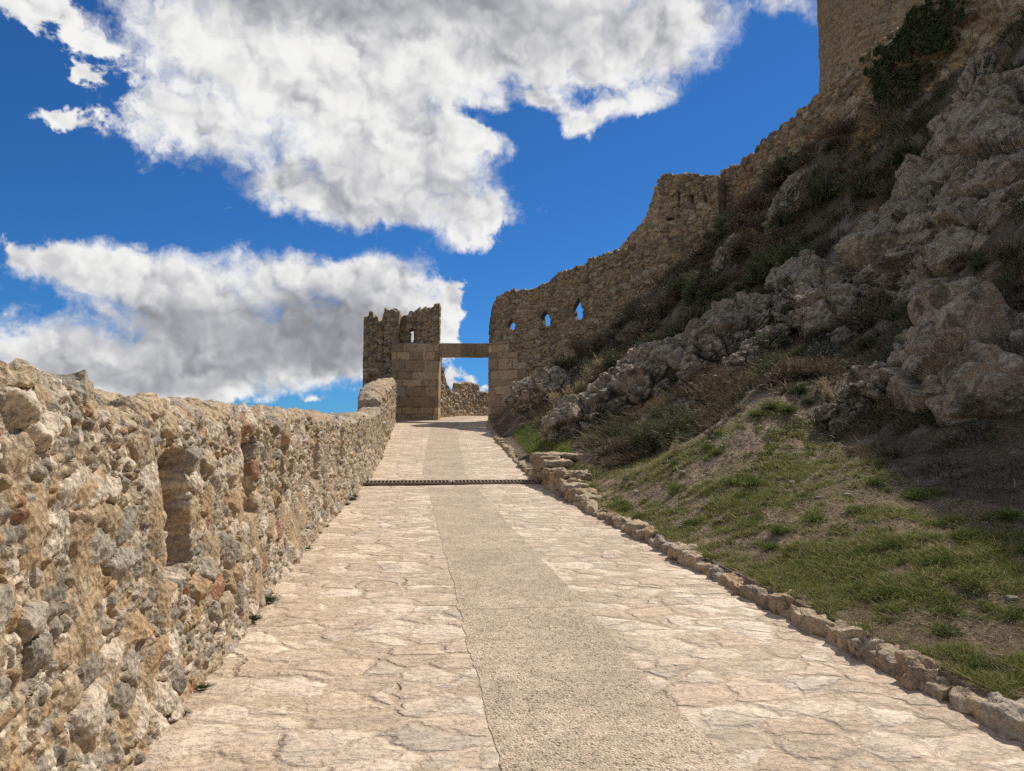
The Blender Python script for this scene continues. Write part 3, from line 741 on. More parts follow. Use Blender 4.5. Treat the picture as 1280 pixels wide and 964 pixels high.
# ------------------------------------------------------------------ gateway, towers and curtain walls
def zof(px, py, d): return float(at(px, py, d)[2])
def zfun(pts):
    """ragged top from (s, z) pairs"""
    a = np.array(pts, float)
    return lambda s: np.interp(s, a[:, 0], a[:, 1])
def rag(f, amp=0.10, fr=1.6, seed=1): return lambda s: f(s) + amp * (fbm(np.floor(s * fr * 2.2) * 0.77, s * 0, oct=2, seed=seed) * 0.9 + fbm(s * fr * 2, s * 0, oct=3, seed=seed + 1) * 0.7)
def plan_s(plan):
    p = np.array(plan, float); return np.concatenate([[0], np.cumsum(np.hypot(*np.diff(p, axis=0).T))])
PATF = lambda seed, big=(0.40, 0.27), small=(0.20, 0.14): (lambda u, v: rubble(u, v, big=big, small=small, seed=seed, relief=1.5, pal=PAL_FAR, mortar=MORTAR_FAR, pbig=0.5, cover=0.05, fine=False))

def xy(px, d, py=500):
    p = at(px, py, d); return (float(p[0]), float(p[1]))

def gate():
    # tower on the left of the gateway
    tw = empty('gate_tower', (-1.2, 43.5, float(zp(43))))
    tag(tw, 'ruined stone gate tower at the path end, with broken top and a small slit window', 'tower')
    inv = lambda o: (setattr(o, 'parent', tw), setattr(o, 'location', (-tw.location[0], -tw.location[1], -tw.location[2])))
    D = 43.0
    # rear walls: left rubble body, front face a little behind the ashlar pier
    A = xy(453, D + 0.6); B = xy(499, D + 0.6); C = xy(550, D + 0.9)
    zb = lambda s: s * 0 + float(zp(43)) - 3.0
    top = rag(zfun([(0, zof(455, 393, D)), (1.15, zof(480, 392, D)), (1.2, zof(480, 392, D)), (1.25, zof(486, 387, D)), (2.0, zof(497, 387, D)), (2.06, zof(499, 399, D)), (2.1, zof(499, 399, D)), (3, zof(510, 394, D)), (4.6, zof(550, 380, D))]), 0.32, 1.6, 131)
    pl = [A, B]; L = plan_s(pl)[-1]
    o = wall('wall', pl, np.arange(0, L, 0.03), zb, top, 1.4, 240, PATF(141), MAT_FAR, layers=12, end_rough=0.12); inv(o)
    # buttress-like stub
    a2 = xy(479, D + 0.25); b2 = xy(498, D + 0.25); L = plan_s([a2, b2])[-1]
    o = wall('buttress', [a2, b2], np.arange(0, L, 0.03), lambda s: s * 0 + zof(490, 440, D), rag(lambda s: s * 0 + zof(488, 386, D), 0.32, 1.5, 133), 0.5, 90, PATF(142), MAT_FAR, layers=7, end_rough=0.10); inv(o)
    # broken rear wall above the pier with the slit
    pl = [xy(496, D + 0.7), xy(549, D + 0.7)]; L = plan_s(pl)[-1]
    sx = lambda px: (px - 496) / (549 - 496) * L
    topr = rag(zfun([(0, zof(498, 393, D)), (sx(505), zof(505, 392, D)), (sx(517), zof(517, 388, D)), (sx(521), zof(521, 384, D)), (sx(538), zof(538, 380, D)), (L, zof(549, 381, D))]), 0.32, 1.4, 135)
    zz = lambda py: zof(513, py, D + 0.7)
    hole = [(sx(511), zz(427)), (sx(516.5), zz(427)), (sx(516.5), zz(411)), (sx(511), zz(411))]
    o = wall('rear_wall', pl, np.arange(0, L + .01, 0.03), lambda s: s * 0 + zof(520, 452, D), topr, 0.45, 110, PATF(143), MAT_FAR, holes=[hole], layers=7, end_rough=0.10); inv(o)
    # thicker broken stub standing forward at the right of the slit
    pl = [xy(520.5, D + 0.35), xy(548.5, D + 0.35)]; L = plan_s(pl)[-1]
    o = wall('wall_stub', pl, np.arange(0, L + .01, 0.03), lambda s: s * 0 + zof(520, 432, D), rag(lambda s: zof(520, 389, D) + s / L * 0.3, 0.32, 1.4, 137), 0.5, 80, PATF(144), MAT_FAR, layers=7, end_rough=0.10); inv(o)
    # dressed pier
    pl = [xy(489, D), xy(548, D)]; L = plan_s(pl)[-1]
    o = wall('ashlar_pier', pl, np.arange(0, L + .01, 0.025), lambda s: s * 0 + float(zp(43)) - 0.5, lambda s: s * 0 + zof(520, 429, D), 1.3, 200, lambda u, v: ashlar(u, v, seed=151), MAT_ASH, layers=14, end_rough=0.02, top_amp=0.3); inv(o)
    # lintel beam
    pl = [xy(546.5, D + 0.05), xy(614, D + 0.05)]; L = plan_s(pl)[-1]
    zl = zof(580, 445, D); zh = zof(580, 428.5, D)
    def patl(u, v):
        d, c = ashlar(u, v * 0 + 0.3, bw=0.85, bh=0.9, seed=163); return d * 0.7, c * 0.82
    o = wall('stone_lintel', pl, np.arange(0, L + .01, 0.025), lambda s: s * 0 + zl, lambda s: s * 0 + zh, 0.6, 36, patl, MAT_ASH, layers=6, end_rough=0.02, top_amp=0.3)
    tag(o, 'long flat stone beam spanning the gateway between tower and curtain wall', 'lintel')
    # right side: curtain wall from the gate up to the bastion
    Jx = xy(611.5, D); Bx = xy(832, 38.2)
    cw = empty('curtain_wall', (Jx[0], Jx[1], float(zp(43))))
    tag(cw, 'ruined curtain wall with three see-through slits, right of the gateway', 'wall')
    invc = lambda o: (setattr(o, 'parent', cw), setattr(o, 'location', (-cw.location[0], -cw.location[1], -cw.location[2])))
    pl = [Jx, Bx]; L = plan_s(pl)[-1]
    def s_at(px):
        r = ray(px, 500); a = np.array(Jx); b = np.array(Bx) - a
        # intersect bearing with plan line
        t = (a[0] * r[1] - a[1] * r[0]) / (b[1] * r[0] - b[0] * r[1]); return t * L
    def d_at(px):
        s = s_at(px); p = np.array(Jx) + (np.array(Bx) - np.array(Jx)) * s / L
        return float((np.array([p[0], p[1], 0]) @ _f) / (_f @ _f) / 1.0)
    def ztop(px, py):
        s = s_at(px); p = np.array(Jx) + (np.array(Bx) - np.array(Jx)) * s / L
        r = ray(px, py); k = np.hypot(p[0], p[1]) / np.hypot(r[0], r[1]); return EYE + r[2] * k
    prof = [(612, 430), (613.5, 395), (616, 383), (620, 373), (631, 366), (650, 362), (666, 361), (681, 357), (700, 344), (712, 336), (731, 330), (752, 320), (780, 310), (805, 304), (832, 300)]
    prof[0] = (611.5, 405)
    tp = zfun([(s_at(a), ztop(a, b)) for a, b in prof])
    holes = []
    for x0, x1, y0, y1 in [(638.5, 645, 398.5, 413), (681.5, 689, 388, 408), (722.5, 730.5, 371, 400)]:
        x0 -= 4.5; xm = (x0 + x1) / 2; ym = (y0 + y1) / 2
        holes.append([(s_at(xm), ztop(xm, y0)), (s_at(x1), ztop(x1, ym + (y1 - y0) * .12)), (s_at(x1 - 1.5), ztop(x1 - 1.5, y1)), (s_at(x0 + 1.5), ztop(x0 + 1.5, y1)), (s_at(x0), ztop(x0, ym - (y1 - y0) * .05))])
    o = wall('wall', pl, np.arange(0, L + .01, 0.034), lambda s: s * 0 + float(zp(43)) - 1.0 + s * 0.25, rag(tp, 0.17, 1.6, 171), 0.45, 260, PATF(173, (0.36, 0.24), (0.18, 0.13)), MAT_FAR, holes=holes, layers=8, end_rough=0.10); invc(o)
    # dressed jamb
    e = np.array(Bx) - np.array(Jx); e /= np.hypot(*e); nf = np.array([e[1], -e[0]]) * 0.07
    ja = np.array(Jx) + nf; jb = ja + e * 2.6
    def jtop(s): return zof(613, 429, D) - np.where(s > 1.35, 0.62 * np.floor((s - 1.35) / 0.55 + 1), 0) * 1.0
    o = wall('ashlar_jamb', [tuple(ja), tuple(jb)], np.arange(-0.0, 2.6, 0.03), lambda s: s * 0 + float(zp(43)) - 0.6, jtop, 0.62, 170, lambda u, v: ashlar(u, v, seed=177), MAT_ASH, layers=8, end_rough=0.015, top_amp=0.2); invc(o)
    # bastion: front face, and a side wall that falls away behind the corner
    bs = empty('bastion', (Bx[0], Bx[1], float(hill(np.array(Bx[0]), np.array(Bx[1])))))
    tag(bs, 'square wall bastion with three narrow slots, halfway up the hillside', 'bastion')
    invb = lambda o: (setattr(o, 'parent', bs), setattr(o, 'location', (-bs.location[0], -bs.location[1], -bs.location[2])))
    c0 = xy(829, 38.0); c1 = xy(905, 35.9)
    pl = [c0, c1]; L = plan_s(pl)[-1]
    sx = lambda px: (px - 829) / (905 - 829) * L
    tz = lambda px, py: zof(px, py, 38.0 + (35.9 - 38.0) * (px - 829) / 76)
    top = rag(zfun([(0, tz(829, 217)), (sx(835), tz(835, 211)), (sx(870), tz(870, 209)), (L, tz(905, 212))]), 0.06, 1.6, 181)
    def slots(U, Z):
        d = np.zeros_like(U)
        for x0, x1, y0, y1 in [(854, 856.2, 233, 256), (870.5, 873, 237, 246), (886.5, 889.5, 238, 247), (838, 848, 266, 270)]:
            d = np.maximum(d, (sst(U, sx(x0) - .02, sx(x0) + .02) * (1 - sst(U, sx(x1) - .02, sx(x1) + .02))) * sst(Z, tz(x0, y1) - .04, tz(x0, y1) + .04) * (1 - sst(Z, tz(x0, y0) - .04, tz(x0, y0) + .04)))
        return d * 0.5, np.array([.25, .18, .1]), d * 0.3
    o = wall('front_wall', pl, np.arange(0, L + .01, 0.034), lambda s: s * 0 + tz(860, 345) - 2, top, 0.8, 240, PATF(183, (0.50, 0.30), (0.26, 0.17)), MAT_FAR, layers=8, end_rough=0.06, recess=slots); invb(o)
    b1 = xy(776, 45.5)
    pl = [b1, (c0[0] + 0.02, c0[1] + 0.02)]; L = plan_s(pl)[-1]
    def zs(px, py):
        r = ray(px, py); a = np.array(b1); b = np.array(c0) - a
        t = (a[0] * r[1] - a[1] * r[0]) / (b[1] * r[0] - b[0] * r[1]); p = a + b * t
        return t * L, EYE + r[2] * np.hypot(*p) / np.hypot(r[0], r[1])
    pts = [zs(*q) for q in [(776, 309), (782, 303), (790, 293), (800, 282), (808, 270), (815, 250), (820, 232), (825, 221), (829, 217)]]
    o = wall('side_wall', pl, np.arange(0, L + .01, 0.034), lambda s: s * 0 + tz(830, 345), rag(zfun(pts), 0.07, 1.6, 185), 0.8, 200, PATF(187), MAT_ASH, layers=6, end_rough=0.06); invb(o)  # paler than the front wall: open-sky light put into this face's colour
    # upper wall from the bastion to below the keep and on
    k = [(900, 37.4), (930, 35.8), (960, 33.9), (1000, 31.4), (1028, 30.2), (1075, 28.2), (1120, 26.6), (1160, 25.2), (1220, 23.4), (1300, 21.5), (1400, 19.6), (1550, 17.5)]
    pl = [xy(a, b) for a, b in k]; ss = plan_s(pl)
    tops = [(903, 213), (930, 197), (960, 170), (1000, 136), (1028, 111), (1075, 72), (1120, 33), (1160, 0), (1220, -60), (1300, -235), (1400, -430), (1550, -560)]  # out of frame the top is raised to throw shadow on the grass
    tp = zfun([(s_, zof(a, b, dd)) for s_, (a, b), (_, dd) in zip(ss, tops, k)])
    bt = zfun([(s_, float(hill(np.array(p[0]), np.array(p[1]))) - 2.2) for s_, p in zip(ss, pl)])
    o = wall('upper_wall', pl, np.arange(0, ss[-1], 0.04), bt, rag(tp, 0.17, 1.5, 191), 0.9, 150, PATF(193, (0.55, 0.32), (0.28, 0.18)), MAT_FAR, layers=6, end_rough=0.06)
    tag(o, 'weathered curtain wall climbing the skyline from the bastion to the castle keep', 'wall')
    # keep: tall round tower behind the wall
    cx, cy = at(1136, 300, 38.5)[:2]
    d0 = ray(1026, 50); d0 = d0 / np.hypot(d0[0], d0[1])
    R = abs(cx * d0[1] - cy * d0[0])
    th = np.linspace(0, 2 * pi, 900); pk = [(cx + R * cos(t), cy + R * sin(t)) for t in th]
    LK = plan_s(pk)[-1]
    def patk(u, v):
        d, c = rubble(u, v, big=(0.8, 0.45), small=(0.4, 0.25), seed=197, relief=0.9, pal=[(3, .43, .315, .195), (2, .39, .285, .18), (1.5, .47, .35, .22), (1, .36, .27, .18)], mortar=np.array([.43, .32, .20]), pbig=0.7, cover=0.30, fine=False)
        return d, c
    o = wall('castle_keep', pk, np.linspace(0, LK, 900), lambda s: s * 0 + 8.0, lambda s: s * 0 + 27.5, 1.2, 340, patk, MAT_FAR, layers=3, end_rough=0.03,
             batter=lambda v: 0.25 * (1 - v))
    tag(o, 'tall round castle keep rising behind the upper wall, cut off by the picture edge', 'castle tower')
    # low wall beyond the gate, with one surviving merlon
    Dl = 50.0
    pl = [xy(530, 44.6), xy(552, 46.5), xy(575, 49.0), xy(600, 51.5), xy(640, 55), xy(700, 60)]; ss = plan_s(pl)
    kk = [(530, 44.6, 425), (548, 46.2, 438), (552, 46.5, 455), (557, 47, 474), (562, 47.6, 491), (575, 49, 494), (576, 49.1, 481), (580, 49.5, 479), (598, 51.3, 481), (600, 51.5, 491), (615, 52.6, 491), (640, 55, 490), (700, 60, 490)]
    sp = np.interp([a for a, _, _ in kk], [530, 552, 575, 600, 640, 700], ss)
    tp = zfun([(s_, zof(a, c, b)) for s_, (a, b, c) in zip(sp, kk)])
    o = wall('ruined_wall', pl, np.arange(0, ss[-1], 0.04), lambda s: s * 0 + 2.6 + s * 0.03, rag(tp, 0.09, 1.6, 201), 0.6, 110, lambda u, v: rubble(u, v, big=(0.36, 0.25), small=(0.17, 0.12), seed=203, relief=1.5, pal=PAL_NEAR, mortar=MORTAR_NEAR, cover=0.15, fine=False), MAT_FAR, layers=7, end_rough=0.10)
    tag(o, 'sunlit low ruined wall with one surviving merlon, seen through the gateway', 'wall')
gate()


# ------------------------------------------------------------------ rough stones: kerb, stepped kerb end, loose stones
def rough_box(size, seed, div=10, round_=0.25, amp=0.12):
    sx, sy, sz = size
    bm = bmesh.new(); bmesh.ops.create_cube(bm, size=2.0)
    bmesh.ops.subdivide_edges(bm, edges=bm.edges[:], cuts=div, use_grid_fill=True)
    V = np.array([v.co for v in bm.verts]); bm.faces.ensure_lookup_table()
    F = np.array([[v.index for v in f.verts] for f in bm.faces]); bm.free()
    r = np.linalg.norm(V, axis=1, keepdims=True); sph = V / r
    B = V * (1 - round_) + sph * 1.25 * round_
    B = B * np.array([sx, sy, sz]) / 2
    m = min(size)
    s3 = B / m * 1.1 + seed * 3.17
    n = np.stack([fbm(s3[:, 0] + 11 * i, s3[:, 1], s3[:, 2], oct=4, seed=seed + i) for i in range(3)], -1)
    f1, f2, h, c3 = vor3(s3[:, 0] * 1.3, s3[:, 1] * 1.3, s3[:, 2] * 1.3, seed + 5)
    fac = ((rnd(h, 4) - .5) * c3[0] + (rnd(h, 5) - .5) * c3[1] + (rnd(h, 6) - .5) * c3[2]) * 1.3
    nn = sph / np.linalg.norm(sph, axis=1, keepdims=True)
    B = B + n * amp * m + nn * fac[:, None] * amp * m
    return B, F, sph

def kerb():
    root = empty('stone_kerb', (3.1, 4.0, float(zp(4))))
    tag(root, 'low kerb of rough tan stones edging the right side of the path', 'kerb')
    y = 1.6; i = 0; rr = random.Random(5)
    while y < 42.2:
        L = rr.choice([.18, .24, .3, .36, .48]) * rr.uniform(.9, 1.15) * (1.0 if y < 20 else 1.25)
        if 12.9 < y < 17.6:
            y += L; continue
        hgt = rr.uniform(0.17, 0.24); w = rr.uniform(0.15, 0.23)
        B, F, _ = rough_box((w, L * 1.03, hgt), 300 + i, 12 if y < 9 else (8 if y < 18 else 5), 0.34, 0.34)
        yc = y + L / 2; x = float(xk(yc)) + 0.06 + rr.uniform(-.03, .03); sl = (float(zp(yc + .3)) - float(zp(yc - .3))) / .6; dx = (float(xk(yc + .4)) - float(xk(yc - .4))) / .8
        a = rr.uniform(-.22, .22) - dx
        X = x + B[:, 0] * cos(a) - B[:, 1] * sin(a); Y = yc + B[:, 0] * sin(a) + B[:, 1] * cos(a); Z = float(zp(yc)) + 0.015 + rr.uniform(-.06, .03) + B[:, 2] + B[:, 1] * (sl + rr.uniform(-.1, .1))
        base = np.array(rr.choice([(.47, .355, .235), (.42, .305, .19), (.50, .385, .26), (.38, .29, .20), (.45, .31, .19), (.43, .36, .27)]))
        c = base * (0.85 + 0.35 * vnoise(B[:, 0] * 9, B[:, 1] * 9, B[:, 2] * 9 + i, 7))[:, None]
        o = mesh_obj('kerb_stone', np.stack([X, Y, Z], -1) - np.array(root.location), F, col=c, mat=MAT_WALL, parent=root)
        y += L; i += 1
    # stepped end: a stacked stone block falling towards the viewer
    root = empty('stepped_kerb_wall', (3.3, 15.5, float(zp(15.5))))
    tag(root, 'stepped block of stacked flat stones beside the drain grate', 'low wall')
    top0 = 0.62
    items = []
    yy = 17.75
    courses = [(17.75, .62), (17.15, .62), (16.55, .52), (16.0, .44), (15.45, .40), (14.9, .31), (14.35, .27), (13.8, .22), (13.3, .17)]
    for j, (yc, tp) in enumerate(courses):
        z0 = -0.1
        while z0 < tp - 0.03:
            hh = min(rr.uniform(0.16, 0.26), tp - z0)
            if tp - z0 - hh < 0.07: hh = tp - z0
            items.append((3.22 + rr.uniform(-.04, .04), yc + rr.uniform(-.05, .05), z0 + hh / 2, 0.42 + rr.uniform(-.04, .08), 0.62 * rr.uniform(.95, 1.1), hh * 1.06)); z0 += hh
    # cap slabs
    items += [(3.42, 17.55, .60, .85, .9, .13), (3.34, 16.6, .50, .6, .6, .12), (3.42, 15.3, .36, .62, .7, .13), (4.0, 17.6, .56, .5, .7, .16)]
    for j, (x, yc, zc, w, L, hh) in enumerate(items):
        B, F, _ = rough_box((w, L, hh), 500 + j, 12, 0.26, 0.34 if hh > .15 else .5)
        a = rr.uniform(-.1, .1)
        X = x + B[:, 0] * cos(a) - B[:, 1] * sin(a); Y = yc + B[:, 0] * sin(a) + B[:, 1] * cos(a); Z = float(zp(yc)) + zc + B[:, 2] + B[:, 1] * 0.03
        base = np.array(rr.choice([(.47, .355, .235), (.42, .305, .19), (.50, .40, .28), (.40, .31, .21)]))
        c = base * (0.85 + 0.35 * vnoise(B[:, 0] * 9, B[:, 1] * 9, B[:, 2] * 9 + j, 7))[:, None]
        mesh_obj('cap_slab' if j >= len(items) - 4 else 'block', np.stack([X, Y, Z], -1) - np.array(root.location), F, col=c, mat=MAT_WALL, parent=root)
kerb()

def grate():
    x0, x1 = float(xw(GY)) + 0.12, float(xk(GY)) - 0.06
    root = empty('drain_grate', ((x0 + x1) / 2, GY, float(zp(GY))))
    tag(root, 'dark iron drain grate crossing the full width of the path', 'drain grate')
    sl = (float(zp(GY + .4)) - float(zp(GY - .4))) / .8; ang = math.atan(sl)
    def boxes(name, lst, mat):
        V = []; Q = []
        for cx, cy, cz, a, b, c in lst:
            n = len(V)
            for dx in (-1, 1):
                for dy in (-1, 1):
                    for dz in (-1, 1): V.append((cx + dx * a / 2, cy + dy * b / 2, cz + dz * c / 2))
            for f in ((0, 1, 3, 2), (4, 6, 7, 5), (0, 4, 5, 1), (2, 3, 7, 6), (0, 2, 6, 4), (1, 5, 7, 3)): Q.append([n + k for k in f])
        o = mesh_obj(name, np.array(V), np.array(Q), mat=mat, parent=root, smooth=False); o.rotation_euler = (ang, 0, 0); return o
    W = x1 - x0; hw = 0.22
    boxes('shade_plate', [(0, 0, 0.018, W, 2 * hw - .02, 0.02)], MAT_PIT_SHADE)  # dark plate lying on the path, stands in for shade below the bars
    half = W / 2
    for k, (a, b) in enumerate(((-half, -0.02), (0.02, half))):
        fr = [((a + b) / 2, -hw, 0.036, b - a, 0.03, 0.05), ((a + b) / 2, hw, 0.036, b - a, 0.03, 0.05), (a + .015, 0, 0.036, 0.03, 2 * hw - .035, 0.048), (b - .015, 0, 0.036, 0.03, 2 * hw - .035, 0.048)]
        boxes('frame', fr, MAT_IRON)
        n = int((b - a) / 0.085)
        boxes('grating', [(a + (i + .5) * (b - a) / n, 0, 0.050, 0.026, 2 * hw - .036, 0.012) for i in range(n)], MAT_IRON)
    # mortar bed around it (levels the step to the flags)
grate()

# loose pale stones on the slope
def loose_stones():
    rr = random.Random(11)
    spots = []
    while len(spots) < 70:
        px = rr.uniform(760, 1275); py = rr.uniform(545, 860)
        h = on_hill(px, py)
        if h is None: continue
        p, d = h
        if not inpoly(np.array([p[0]]), np.array([p[1]]), GRASS)[0]: continue
        if p[0] < xk(p[1]) + 0.4: continue
        if py > 700 and rr.random() < 0.6: continue
        spots.append((p, d))
    protos = []
    for k in range(5):
        B, F, _ = rough_box((1.0, 0.75, 0.5), 700 + k, 5, 0.5, 0.22)
        c = np.array([.62, .53, .41]) * (0.85 + 0.3 * vnoise(B[:, 0] * 4, B[:, 1] * 4, B[:, 2] * 4, 9))[:, None]
        protos.append((B, F, c))
    meshes = []
    for i, (p, d) in enumerate(spots):
        k = i % 5
        if len(meshes) < 5:
            o = mesh_obj('loose_stone', protos[k][0], protos[k][1], col=protos[k][2], mat=MAT_WALL); meshes.append(o)
        else:
            o = meshes[k].copy(); COL.objects.link(o)
        s = rr.choice([0.03, 0.04, 0.05, 0.06, 0.09]) * (0.6 + d / 22)
        o.location = (p[0], p[1], float(hill(np.array(p[0]), np.array(p[1]))) + 0.12 * s); o.scale = (s, s, s); o.rotation_euler = (rr.uniform(-.3, .3), rr.uniform(-.3, .3), rr.uniform(0, 6.3))
        tag(o, 'small pale stone lying loose on the grassy slope', 'stone', 'loose stones on the slope')
loose_stones()


# ------------------------------------------------------------------ rock outcrops
_ico = {}
def ico(sub):
    if sub not in _ico:
        bm = bmesh.new(); bmesh.ops.create_icosphere(bm, subdivisions=sub, radius=1.0)
        V = np.array([v.co for v in bm.verts]); F = np.array([[v.index for v in f.verts] for f in bm.faces]); bm.free(); _ico[sub] = (V, F)
    return _ico[sub]
ROCKS = []
def rock(px, py, hw, hh, prot, tilt, seed, label, mat, sub=6, dadd=0.0, block=0.55, crumple=1.0):
    """outcrop whose middle sits on the slope; hw/hh = half extents as seen, prot = how far it stands out of the slope"""
    P, d = on_hill(px, py)
    P = P + ray(px, py) * dadd
    e = 0.6
    gx = float(hill0(np.array(P[0] + e), np.array(P[1])) - hill0(np.array(P[0] - e), np.array(P[1]))) / (2 * e)
    gy = float(hill0(np.array(P[0]), np.array(P[1] + e)) - hill0(np.array(P[0]), np.array(P[1] - e))) / (2 * e)
    n = np.array([-gx, -gy, 1.0]); n /= np.linalg.norm(n)
    v = ray(px, py); v = v / np.linalg.norm(v)
    # axes that look like the seen outline: across and up in the slope plane, turned by tilt
    a = _r - n * (_r @ n); a /= np.linalg.norm(a); b = np.cross(n, a)
    k = math.radians(tilt); t1 = a * cos(k) + b * sin(k); t2 = np.cross(n, t1)
    f = d / FPX
    # foreshortening of the slope axes towards the viewer
    def seen(t): return np.linalg.norm(t - v * (t @ v))
    r1 = hw * f / max(seen(t1), .35); r2 = hh * f / max(seen(t2), .35)
    V, F = ico(sub)
    W = np.sign(V) * np.abs(V) ** 0.72
    L = W * np.array([r1, r2, prot])
    G = L[:, [0]] * t1 + L[:, [1]] * t2 + L[:, [2]] * n
    Nn = V / np.array([r1, r2, prot]); Nn /= np.linalg.norm(Nn, axis=1, keepdims=True)
    Nw = Nn[:, [0]] * t1 + Nn[:, [1]] * t2 + Nn[:, [2]] * n
    Q = G + P
    size = min(r1, r2, prot * 1.6)
    def vv(s, sd): return vor3(Q[:, 0] / s + 0.25 * fbm(Q[:, 0] / s, Q[:, 1] / s, Q[:, 2] / s, 3, sd), Q[:, 1] / s, Q[:, 2] / s * 1.2 + 0.25 * fbm(Q[:, 1] / s, Q[:, 0] / s, Q[:, 2] / s, 3, sd + 1), sd)
    D = 0.26 * size * fbm(Q[:, 0] / size * .8, Q[:, 1] / size * .8, Q[:, 2] / size * .8, 4, seed)
    f1, f2, h, c3 = vv(block, seed + 3)
    D += block * (0.36 * ((rnd(h, 4) - .5) * c3[0] + (rnd(h, 5) - .5) * c3[1] + (rnd(h, 6) - .5) * c3[2]) * 1.5 + 0.28 * (rnd(h, 7) - .5) - 0.36 * (1 - sst(f2 - f1, 0.0, 0.14)))
    f1, f2, h, c3 = vv(block * .38, seed + 6)
    D += crumple * block * .38 * (0.30 * (rnd(h, 7) - .5) + 0.5 * ((rnd(h, 4) - .5) * c3[0] + (rnd(h, 5) - .5) * c3[2]) - 0.36 * (1 - sst(f2 - f1, 0.0, 0.16)))
    f1, f2, h, c3 = vv(block * .14, seed + 9)
    D += 0.6 * crumple * block * .14 * (0.35 * (rnd(h, 7) - .5) - 0.22 * (1 - sst(f2 - f1, 0.0, 0.25)))
    D += 0.03 * fbm(Q[:, 0] * 7, Q[:, 1] * 7, Q[:, 2] * 7, 4, seed + 12, 0.6)
    Q = Q + Nw * D[:, None]
    o = mesh_obj('rock_outcrop', Q - P, tris=F, mat=mat, smooth=False); o.location = P
    tag(o, label, 'rock', 'limestone outcrops on the hillside')
    ROCKS.append((np.array(P), t1, t2, n, r1, r2, prot))
    return o
rock(1240, 470, 95, 112, 0.85, -8, 1, 'big rounded boulder with orange lichen at the foot of the cliff, largest low rock', MAT_ROCK_OR, 7, 0.25, 1.6, 0.35)
rock(1222, 250, 125, 128, 1.1, 42, 2, 'broad grey cliff slab speckled with pale lichen, highest rock on the slope', MAT_ROCK, 7, 0.4, 1.5, 0.45)
rock(1130, 320, 75, 70, 0.9, 40, 3, 'steep grey rock face joining the lower edge of the high cliff slab', MAT_ROCK, 6, 0.3, 1.1, 0.5)
rock(1018, 378, 44, 62, 0.9, -12, 4, 'upright pale rock buttress standing between two bands of scrub', MAT_ROCK, 6, 0.3, 0.9, 0.6)
rock(905, 428, 74, 44, 0.9, 32, 5, 'grey fissured rock ledge in the middle of the scrub', MAT_ROCK, 6, 0.3, 1.0, 0.7)
rock(812, 480, 78, 46, 1.0, 32, 6, 'long pale grey outcrop above the shaded hollow near the path', MAT_ROCK, 6, 0.3, 1.1, 0.7)
rock(748, 522, 55, 30, 1.0, 30, 7, 'low grey outcrop behind the stepped kerb wall', MAT_ROCK, 6, 0.3, 1.0, 0.7)
rock(678, 497, 30, 26, 1.1, 25, 8, 'ochre rock leaning against the dressed jamb of the gateway', MAT_ROCK_OR, 6, 0.3, 0.7)
rock(948, 452, 50, 18, 0.6, 28, 9, 'thin rock rib running down the scrub under the grey ledge', MAT_ROCK, 6, 0.2, 0.5)
rock(1092, 498, 34, 30, 0.55, 30, 10, 'orange stained rock below the tufts of dry grass', MAT_ROCK_OR, 6, 0.15, 0.5)
rock(1045, 532, 26, 13, 0.35, 10, 11, 'small pale rock at the top of the grassy mound', MAT_ROCK, 5, 0.1, 0.4)
rock(985, 258, 40, 14, 0.6, 38, 12, 'ochre rock band showing through scrub below the upper wall', MAT_ROCK_OR, 5, 0.2, 0.6)
rock(912, 322, 26, 9, 0.5, 38, 13, 'small ochre rock in scrub below the bastion', MAT_ROCK_OR, 5, 0.2, 0.5)
rock(1230, 120, 46, 20, 0.7, 40, 14, 'ochre rock step under the ivy, close to the upper wall', MAT_ROCK_OR, 5, 0.3, 0.6)


# ------------------------------------------------------------------ vegetation
def blades(base, dirs, length, width, bend, col, seg=2, tipcol=1.25):
    """bent tapering blades as one vertex/quad set"""
    n = len(base); base = np.asarray(base); dirs = np.asarray(dirs)
    side = np.cross(dirs, RNG.normal(size=(n, 3))); side /= np.linalg.norm(side, axis=1, keepdims=True) + 1e-9
    bd = np.asarray(bend)
    V = []; C = []
    for k in range(seg + 1):
        t = k / seg
        p = base + dirs * (length * t)[:, None] + bd * (length * t * t)[:, None]
        w = (width * (1 - 0.85 * t))[:, None] * side * 0.5
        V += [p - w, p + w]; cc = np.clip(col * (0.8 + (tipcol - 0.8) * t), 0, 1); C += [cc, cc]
    V = np.stack(V, 1); C = np.stack(C, 1); m = 2 * (seg + 1)
    b = np.arange(n)[:, None] * m
    Q = np.concatenate([np.concatenate([b + 2 * k, b + 2 * k + 1, b + 2 * k + 3, b + 2 * k + 2], 1) for k in range(seg)])
    return V.reshape(-1, 3), Q, C.reshape(-1, 3)

def mixcol(n, table):
    t = np.array(table, float); w = t[:, 0] / t[:, 0].sum(); i = RNG.choice(len(t), n, p=w)
    return t[i, 1:4] * RNG.uniform(0.7, 1.3, (n, 1))

def covered(X, Y, Z):
    """inside a rock outcrop?"""
    c = np.zeros(len(X), bool)
    for P, t1, t2, n, r1, r2, pr in ROCKS:
        q = np.stack([X, Y, Z], -1) - P
        c |= ((q @ t1) / (r1 * .92)) ** 2 + ((q @ t2) / (r2 * .92)) ** 2 < 1.0
    return c

def scatter_view(n, region, dmax=45):
    """even scatter over the slope, denser close by"""
    X = []; Y = []
    while len(X) < n:
        d = dmax ** RNG.uniform(0.22, 1, n); a = RNG.uniform(-0.10, 1.15, n)
        v = _f[None, :2] + _r[None, :2] * a[:, None]
        x = v[:, 0] * d; y = v[:, 1] * d
        k = region(x, y); X = np.concatenate([X, x[k]]); Y = np.concatenate([Y, y[k]])
    return X[:n], Y[:n]

